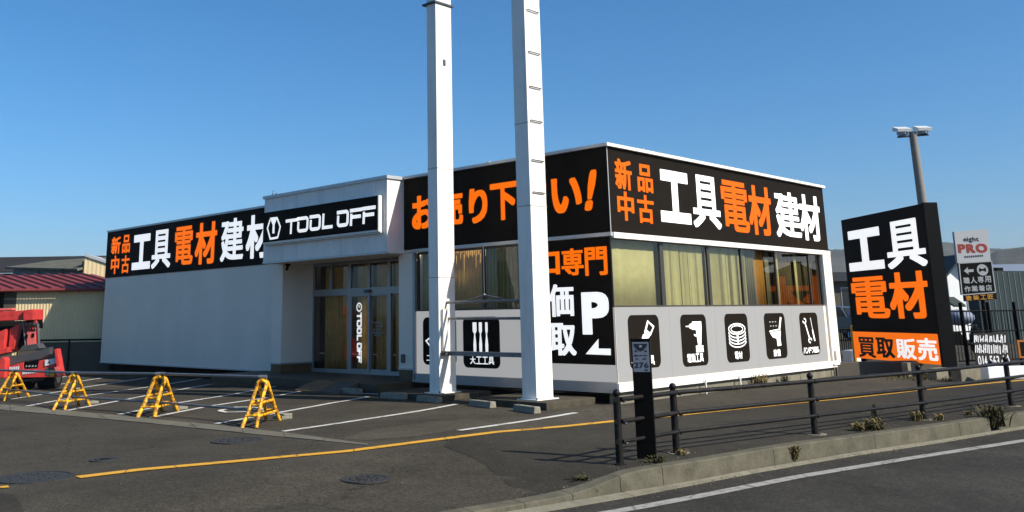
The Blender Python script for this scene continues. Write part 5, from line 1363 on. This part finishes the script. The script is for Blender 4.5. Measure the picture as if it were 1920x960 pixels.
# second row of buildings
D2 = 46
zg2 = float(onD(152, 477, D2)[2]); zr2 = float(onD(204, 494, D2)[2])
b2 = thing('workshop', 'mossy roofed workshop with a cream end wall above the red roof', 'workshop', lp_(150, D2, 0))
pA, pB = lp_(152, D2, 0), lp_(230, D2 + .2, 0); uB = (pB - pA).normalized(); nB = Vector((-uB.y, uB.x, 0)); LB = (pB - pA).length
zr3 = zg2 - (zg2 - zr2) * 78 / 52
corr_v = MB(); k = int(LB / .05)
vs = []
for i in range(k + 1):
    p = pA + uB * (LB * i / k) + nB * (.004 * (1 if (i // 2) % 2 else -1)); vs += [p, p + Vector((0, 0, zg2 - .08 + (zr3 - zg2) * i / k))]
corr_v.mesh(vs, [(2 * i, 2 * i + 2, 2 * i + 3, 2 * i + 1) for i in range(k)]); corr_v.build('end_wall', M['cream'], b2)
b = MB(); b.prism([pA - nB * .08 + Vector((0, 0, zg2 - .05)), pB - nB * .08 + Vector((0, 0, zr3 - .05)), pB - nB * .08 + Vector((0, 0, zr3 + .10)), pA - nB * .08 + Vector((0, 0, zg2 + .08))], nB * 5); b.build('roof', M['signgrey'], b2)
# side wing going left and away
pC = lp_(18, D2 + 5.5, 0); uC = (pA - pC).normalized(); nC = Vector((-uC.y, uC.x, 0)); zc = float(onD(18, 503, D2 + 5.5)[2]); zct = float(onD(27, 491, D2 + 7)[2])
b = MB(); b.hexa([pC, pA - uB * .0, pA + nC * .2, pC + nC * .2], [pC + Vector((0, 0, zc)), pA + Vector((0, 0, zg2 - .75)), pA + nC * .2 + Vector((0, 0, zg2 - .75)), pC + nC * .2 + Vector((0, 0, zc))]); b.build('side_wall', M['bluewall'], b2)
b = MB(); ov_ = -nC * .35
b.hexa([pC - uC * .3 + ov_ + Vector((0, 0, zc)), pA + ov_ + Vector((0, 0, zg2 - .78)), pA + nC * 2.2 + Vector((0, 0, zg2 - .02)), pC - uC * .3 + nC * 2.2 + Vector((0, 0, zct))],
       [pC - uC * .3 + ov_ + Vector((0, 0, zc + .1)), pA + ov_ + Vector((0, 0, zg2 - .68)), pA + nC * 2.2 + Vector((0, 0, zg2 + .06)), pC - uC * .3 + nC * 2.2 + Vector((0, 0, zct + .1))]); b.build('roof', M['mossroof'], b2)
b = MB(); q = pA - uC * .12; b.hexa([q - nC * .06, pA - nC * .06, pA + nC * .1, q + nC * .1], [v_ + Vector((0, 0, zg2 - .3)) for v_ in (q - nC * .06, pA - nC * .06, pA + nC * .1, q + nC * .1)]); b.build('corner_post', M['slate'], b2)
for s_ in (.38, .72):
    q = pC.lerp(pA, s_) - nC * .02; b = MB(); b.hexa([q, q + uC * .08, q + uC * .08 + nC * .018, q + nC * .018], [v_ + Vector((0, 0, zc + (zg2 - .8 - zc) * s_)) for v_ in (q, q + uC * .08, q + uC * .08 + nC * .018, q + nC * .018)]); b.build('wall_batten', M['darkwall'], b2)
D3 = 66
z3 = float(onD(10, 475, D3)[2]); z3b = float(onD(10, 512, D3)[2])
bh = thing('dark_hall', 'large hall with a plain dark slate roof at the far left', 'hall', lp_(0, D3, 0))
p, q = lp_(-220, D3, 0), lp_(175, D3, 0); ux = (q - p).normalized(); nx = Vector((-ux.y, ux.x, 0))
b = MB(); b.hexa([p, q, q + nx * 10, p + nx * 10], [v_ + Vector((0, 0, z3b)) for v_ in (p, q, q + nx * 10, p + nx * 10)]); b.build('wall', M['darkwall'], bh)
k = 0.0
while k < (q - p).length:
    a_ = p + ux * (k + .01) - nx * .5; c_ = p + ux * min(k + 1.49, (q - p).length) - nx * .5; b = MB(); zz = Vector((0, 0, z3b + .01)); zt_ = Vector((0, 0, z3))
    b.hexa([a_ + zz, c_ + zz, c_ + nx * 5 + zt_, a_ + nx * 5 + zt_], [a_ + zz + Vector((0, 0, .1)), c_ + zz + Vector((0, 0, .1)), c_ + nx * 5 + zt_ + Vector((0, 0, .1)), a_ + nx * 5 + zt_ + Vector((0, 0, .1))]); b.build('roof_panel', M['slate'], bh); k += 1.5

# ------------------------------------------------------------------ red crane carrier at the left edge
Dc = 24.3
oC = gpt(60, Dc, gz(-16, -3.5))
cr_ = thing('crane_carrier', 'red compact crane carrier with folded boom, cut by the left edge', 'crane', oC)
SC_ = Dc / FPX
def cp(x, y, d=0.0):
    """point of the carrier: picture column and row on its front plane, d metres behind it"""
    return oC + r3 * ((x - 60) * SC_) + f3 * d + Vector((0, 0, (722.5 - y) * SC_))
def block(pts, d0, d1, name, m, parent=None, bev=.012):
    b = MB(); q = [cp(x, y, d0) for x, y in pts]; b.prism(q, f3 * (d1 - d0)); return b.build(name, M[m], parent or cr_, bev)
body = block([(10, 700), (10, 683), (52, 672), (53, 684), (78, 684), (80, 670), (92, 668), (112, 665), (113, 700)], 0, .30, 'body', 'red')
block([(12, 699), (12, 684), (66, 676), (66, 699)], .302, 1.3, 'chassis', 'steel')
block([(-70, 668), (52, 658), (96, 646), (96, 659), (78, 668), (52, 671), (10, 682), (-70, 690)], .1, .32, 'deck', 'steel')
block([(-120, 597), (24, 597), (26, 650), (-120, 668)], 1.0, 1.5, 'engine_cover', 'rubber')
block([(53, 672), (80, 668.5), (78, 683), (56, 685)], -.004, .05, 'grille', 'black_gloss')
block([(92, 669), (112.5, 665.5), (113, 675), (92.5, 680)], -.03, .0, 'number_plate', 'plate', None, .003)
block([(93, 684), (110, 682), (111, 697), (94, 697)], -.012, .05, 'lamp_recess', 'steel')
block([(103, 687), (111, 686), (111, 699), (103, 699)], -.02, .02, 'tail_lamp', 'bollard')
block([(10, 700), (10, 670), (13, 663), (20, 662), (23, 668), (24, 700)], -.12, .12, 'outrigger', 'red', None, .02)
block([(111, 650), (116, 648.5), (129, 698), (122, 700)], -.15, .10, 'outrigger', 'red', None, .012)
block([(114, 682), (122, 680), (129, 698), (123, 700)], -.16, -.151, 'outrigger_foot', 'pale_red')
block([(36, 653), (43, 643), (70, 639), (77, 648), (64, 651)], .12, .5, 'turntable', 'steel')
block([(37, 600), (60, 596), (68, 648), (46, 650)], .3, .40, 'mast', 'red')
block([(44, 612), (60, 610), (63, 645), (47, 647)], .27, .298, 'mast_cover', 'pale_red')
block([(61.5, 604), (64, 603), (70.5, 648), (68.2, 648.5)], .28, .36, 'mast_rail', 'pipe')
block([(33.5, 598), (36, 598), (45.5, 650), (43.2, 650)], .28, .36, 'mast_rail', 'pipe')
for x, y in ((45, 626), (57, 624)): block([(x - 2.4, y - 3.5), (x + 2.4, y - 3.5), (x + 2.4, y + 3.5), (x - 2.4, y + 3.5)], .25, .268, 'hose_port', 'black_gloss', None, .004)
block([(38, 578), (57, 576), (58, 596), (40, 597)], .15, .8, 'boom_head', 'red')
block([(-120, 583), (38, 578), (40, 595.5), (-120, 600)], .25, .75, 'boom', 'red')
block([(-60, 575), (11, 573), (11, 577), (-60, 579)], .35, .6, 'boom_top', 'pale_red')
block([(41, 597), (60, 595), (62, 612), (42, 612)], .32, .7, 'winch', 'black_gloss', None, .02)
for k_ in range(4):
    b = MB(); x_ = 43 + k_ * 5
    b.tube([cp(x_, 596, .28), cp(x_ - 1.5, 603, .20), cp(x_ + 1, 610, .22), cp(x_ + 2, 616, .27)], .018, 6); b.build('hose', M['rubber'], cr_)
b = MB(); b.tube([cp(43, 606, .31), cp(62, 604, .31)], .05, 10); b.build('winch_drum', M['steel'], cr_)
block([(8, 612), (22, 603), (26, 606), (18, 650), (8, 650)], .4, .6, 'cylinder_bracket', 'red')
block([(-12, 618), (3, 612), (3, 655), (-12, 655)], .3, .6, 'control_box', 'red')
block([(-40, 655), (14, 645), (14, 655), (-40, 668)], .2, .8, 'seat_base', 'red')
for x in (50, 86): 
    pass
for x, d, w in ((85, .58, .46), (34, .75, .40)):
    b = MB(); c0 = cp(x, 722.5, d) + Vector((0, 0, .26)); b.tube([c0 - r3 * w / 2, c0 - r3 * w * .42, c0 + r3 * w * .42, c0 + r3 * w / 2], .26, 18); wv = b.build('wheel', M['rubber'], cr_)
    b = MB(); b.tube([c0 + r3 * (w / 2), c0 + r3 * (w / 2 + .01)], .13, 12); b.build('rim', M['steel'], wv)
block([(30, 705), (84, 702), (84, 706), (30, 709)], .2, .7, 'axle_beam', 'steel')
FC = Face(oC - f3 * .0, r3, (0, 0, 1), -f3)
b = MB()
for x0, x1, y0, y1, k in ((27, 46, 680.5, 687.5, 5), (52, 79, 688.5, 694, 8)):
    for i in range(k):
        xa = x0 + (x1 - x0) * i / k; yy = (xa - x0) * -.10
        q = [((xx - 60) * SC_, (722.5 - y_ - yy) * SC_) for xx, y_ in ((xa, y1), (xa + (x1 - x0) / k * .75, y1), (xa + (x1 - x0) / k * .75, y0 + (i % 2)), (xa, y0))]
        b.poly(FC.pts(q, .014))
b.build('decal', M['letter_cloth'], body)
b = MB()
for x0, x1 in ((57, 60), (62, 66), (68, 72), (74, 77)):
    b.poly(FC.pts([((xx - 60) * SC_, (722.5 - y_) * SC_) for xx, y_ in ((x0, 681), (x1, 680.5), (x1 - .5, 677.5), (x0 + .6, 678.5))], .018))
b.build('decal', M['letter_grey'], body)
b = MB(); b.poly(FC.pts([((xx - 60) * SC_, (722.5 - y_) * SC_) for xx, y_ in ((98, 675), (102, 674.5), (102, 671.5), (98, 672.5))], .036)); b.build('decal', M['navy'], body)

# ------------------------------------------------------------------ weeds
def weed(px, py, h, spread, n, m, lab, dz=0.0, seed=1, at=None):
    rnd = random.Random(seed)
    p = onG(px, py) if at is None else at
    z = gz(p[0], p[1]) + .004 + dz if at is None else at[2]
    b = MB()
    for i in range(n):
        a = rnd.uniform(0, 2 * math.pi); L = h * rnd.uniform(.35, 1.0); out = spread * rnd.uniform(.15, 1.0); w = rnd.uniform(.006, .016)
        o = Vector((p[0] + rnd.gauss(0, spread * .28), p[1] + rnd.gauss(0, spread * .28), z - .01)); d = Vector((math.cos(a), math.sin(a), 0)); s = Vector((-d.y, d.x, 0)) * w
        q1 = o + d * out * .35 + Vector((0, 0, L * .65)); q2 = o + d * out * .8 + Vector((0, 0, L * .95)); q3 = o + d * out * 1.15 + Vector((0, 0, L * rnd.uniform(.6, .95)))
        b.poly([o - s * .6, o + s * .6, q1 + s, q1 - s]); b.poly([q1 - s, q1 + s, q2 + s * .8, q2 - s * .8]); b.poly([q2 - s * .8, q2 + s * .8, q3])
    return tag(b.build('weed_clump', M[m]), lab, 'weed', 'weeds growing along the kerb and fence')
kp = lambda y, z: (kx(y) - .02, y, z)
weed(0, 0, .32, .26, 150, 'weed', 'big leafy weed growing over the gap in the kerb', at=(kx(1.62) - .05, 1.62, -.1), seed=11)
weed(1485, 848, .17, .10, 55, 'weed_dry', 'dry weed tuft rooted in the kerb face joint', at=(kx(-3.03) + .02, -3.03, -.12), seed=12)
weed(1640, 806, .16, .20, 110, 'weed_mid', 'wide low weed clump on the kerb between the third and fourth fence posts', seed=13)
weed(1612, 808, .13, .15, 60, 'weed_dry', 'straw coloured weed tuft left of the wide low clump', seed=14)
weed(1718, 789, .16, .12, 50, 'weed_dry', 'dry grass tuft at the foot of the fourth fence post', seed=15)
weed(1762, 788, .11, .12, 40, 'weed_dry', 'small green weed just right of the fourth fence post', seed=16)
weed(1818, 778, .08, .10, 34, 'weed_dry', 'tiny dry weed nearest the big leafy one', seed=18)
weed(1232, 868, .10, .12, 44, 'weed', 'small green weed at the foot of the 276 marker', seed=20)
weed(1278, 853, .08, .10, 34, 'weed_dry', 'small dry weed at the foot of the second fence post', seed=21)
weed(1090, 899, .05, .10, 40, 'weed', 'low green weed on the sloping end of the kerb', seed=23)
weed(1640, 800, .34, .10, 12, 'weed_dry', 'tall thin dry stalks sticking up from the wide low clump', seed=24)
weed(1415, 716, .30, .25, 90, 'weed_dry', 'dry bush against the shop foundation between two drain pipes', at=(.14, onX(1415, 716)[1], 0.02), seed=25)
weed(1460, 712, .20, .12, 40, 'weed', 'small green weed against the shop foundation', at=(.12, onX(1462, 712)[1], 0.03), seed=26)
# grass verge below the standing sign
b = MB(); rnd = random.Random(4)
for i in range(1500):
    x = rnd.uniform(1628, 1800); y = rnd.gauss(701 + (x - 1628) * .05, 4.0); p = onG(x, min(max(y, 693), 714)); z = gz(p[0], p[1])
    a = rnd.uniform(0, 6.28); d = Vector((math.cos(a), math.sin(a), 0)); s = Vector((-d.y, d.x, 0)) * .010; h = rnd.uniform(.03, .10); o = Vector((p[0], p[1], z - .005))
    b.poly([o - s, o + s, o + d * h * .6 + Vector((0, 0, h))])
struct(b.build('grass', M['weed_mid']), 'stuff')
for k, (x, y, lab) in enumerate(((1731, 702, 'crumpled white litter in the grass behind the fourth fence post'), (1752, 703, 'smaller pale litter scrap in the grass under the sign'))):
    p = onG(x, y); b = MB(); b.ball((p[0], p[1], gz(p[0], p[1]) + .04), .11 - .03 * k, 8, .5)
    for i in range(len(b.v)): b.v[i] = tuple(c + random.uniform(-.02, .02) for c in b.v[i])
    tag(b.build('litter', M['litter']), lab, 'litter')

# ------------------------------------------------------------------ air between here and the hills
b = MB(); b.box(-2300, 1500, -120, 2300, -2, 140)
hz = b.build('haze', bpy.data.materials.new('pale_haze')); struct(hz, 'stuff'); hz.display_type = 'WIRE'
hm = hz.data.materials[0]; hm.use_nodes = True
for n in list(hm.node_tree.nodes):
    if n.type != 'OUTPUT_MATERIAL': hm.node_tree.nodes.remove(n)
pv = hm.node_tree.nodes.new('ShaderNodeVolumePrincipled')
pv.inputs['Color'].default_value = (0.80, 0.88, 1.0, 1); pv.inputs['Density'].default_value = 0.00013
hm.node_tree.links.new(pv.outputs[0], next(n for n in hm.node_tree.nodes if n.type == 'OUTPUT_MATERIAL').inputs['Volume'])

# grit and small stones along the kerb foot and the lot
b = MB(); rnd = random.Random(21)
for i in range(1290):
    if i < 900: y = rnd.uniform(-8, 6); x = kx(y) + abs(rnd.gauss(.06, .10)); z = -.172 if x < kx(y) + .1 else -.18
    elif i < 1200: y = rnd.uniform(-7, 6); x = kx(y) - KB - abs(rnd.gauss(.02, .22)); z = gz(x, y) + .004
    else: p = onG(rnd.uniform(0, 1150), rnd.uniform(770, 950)); x, y = p[0], p[1]; z = gz(x, y) + .004
    r = rnd.uniform(.004, .013) * (1.5 if rnd.random() < .06 else 1); a = rnd.uniform(0, 3); c, s_ = math.cos(a) * r, math.sin(a) * r
    b.mesh([(x + c, y + s_, z), (x - s_, y + c, z), (x - c, y - s_, z), (x + s_, y - c, z), (x + c * .2, y, z + r)], [(0, 1, 4), (1, 2, 4), (2, 3, 4), (3, 0, 4)])
struct(b.build('grit', M['concrete']), 'stuff')
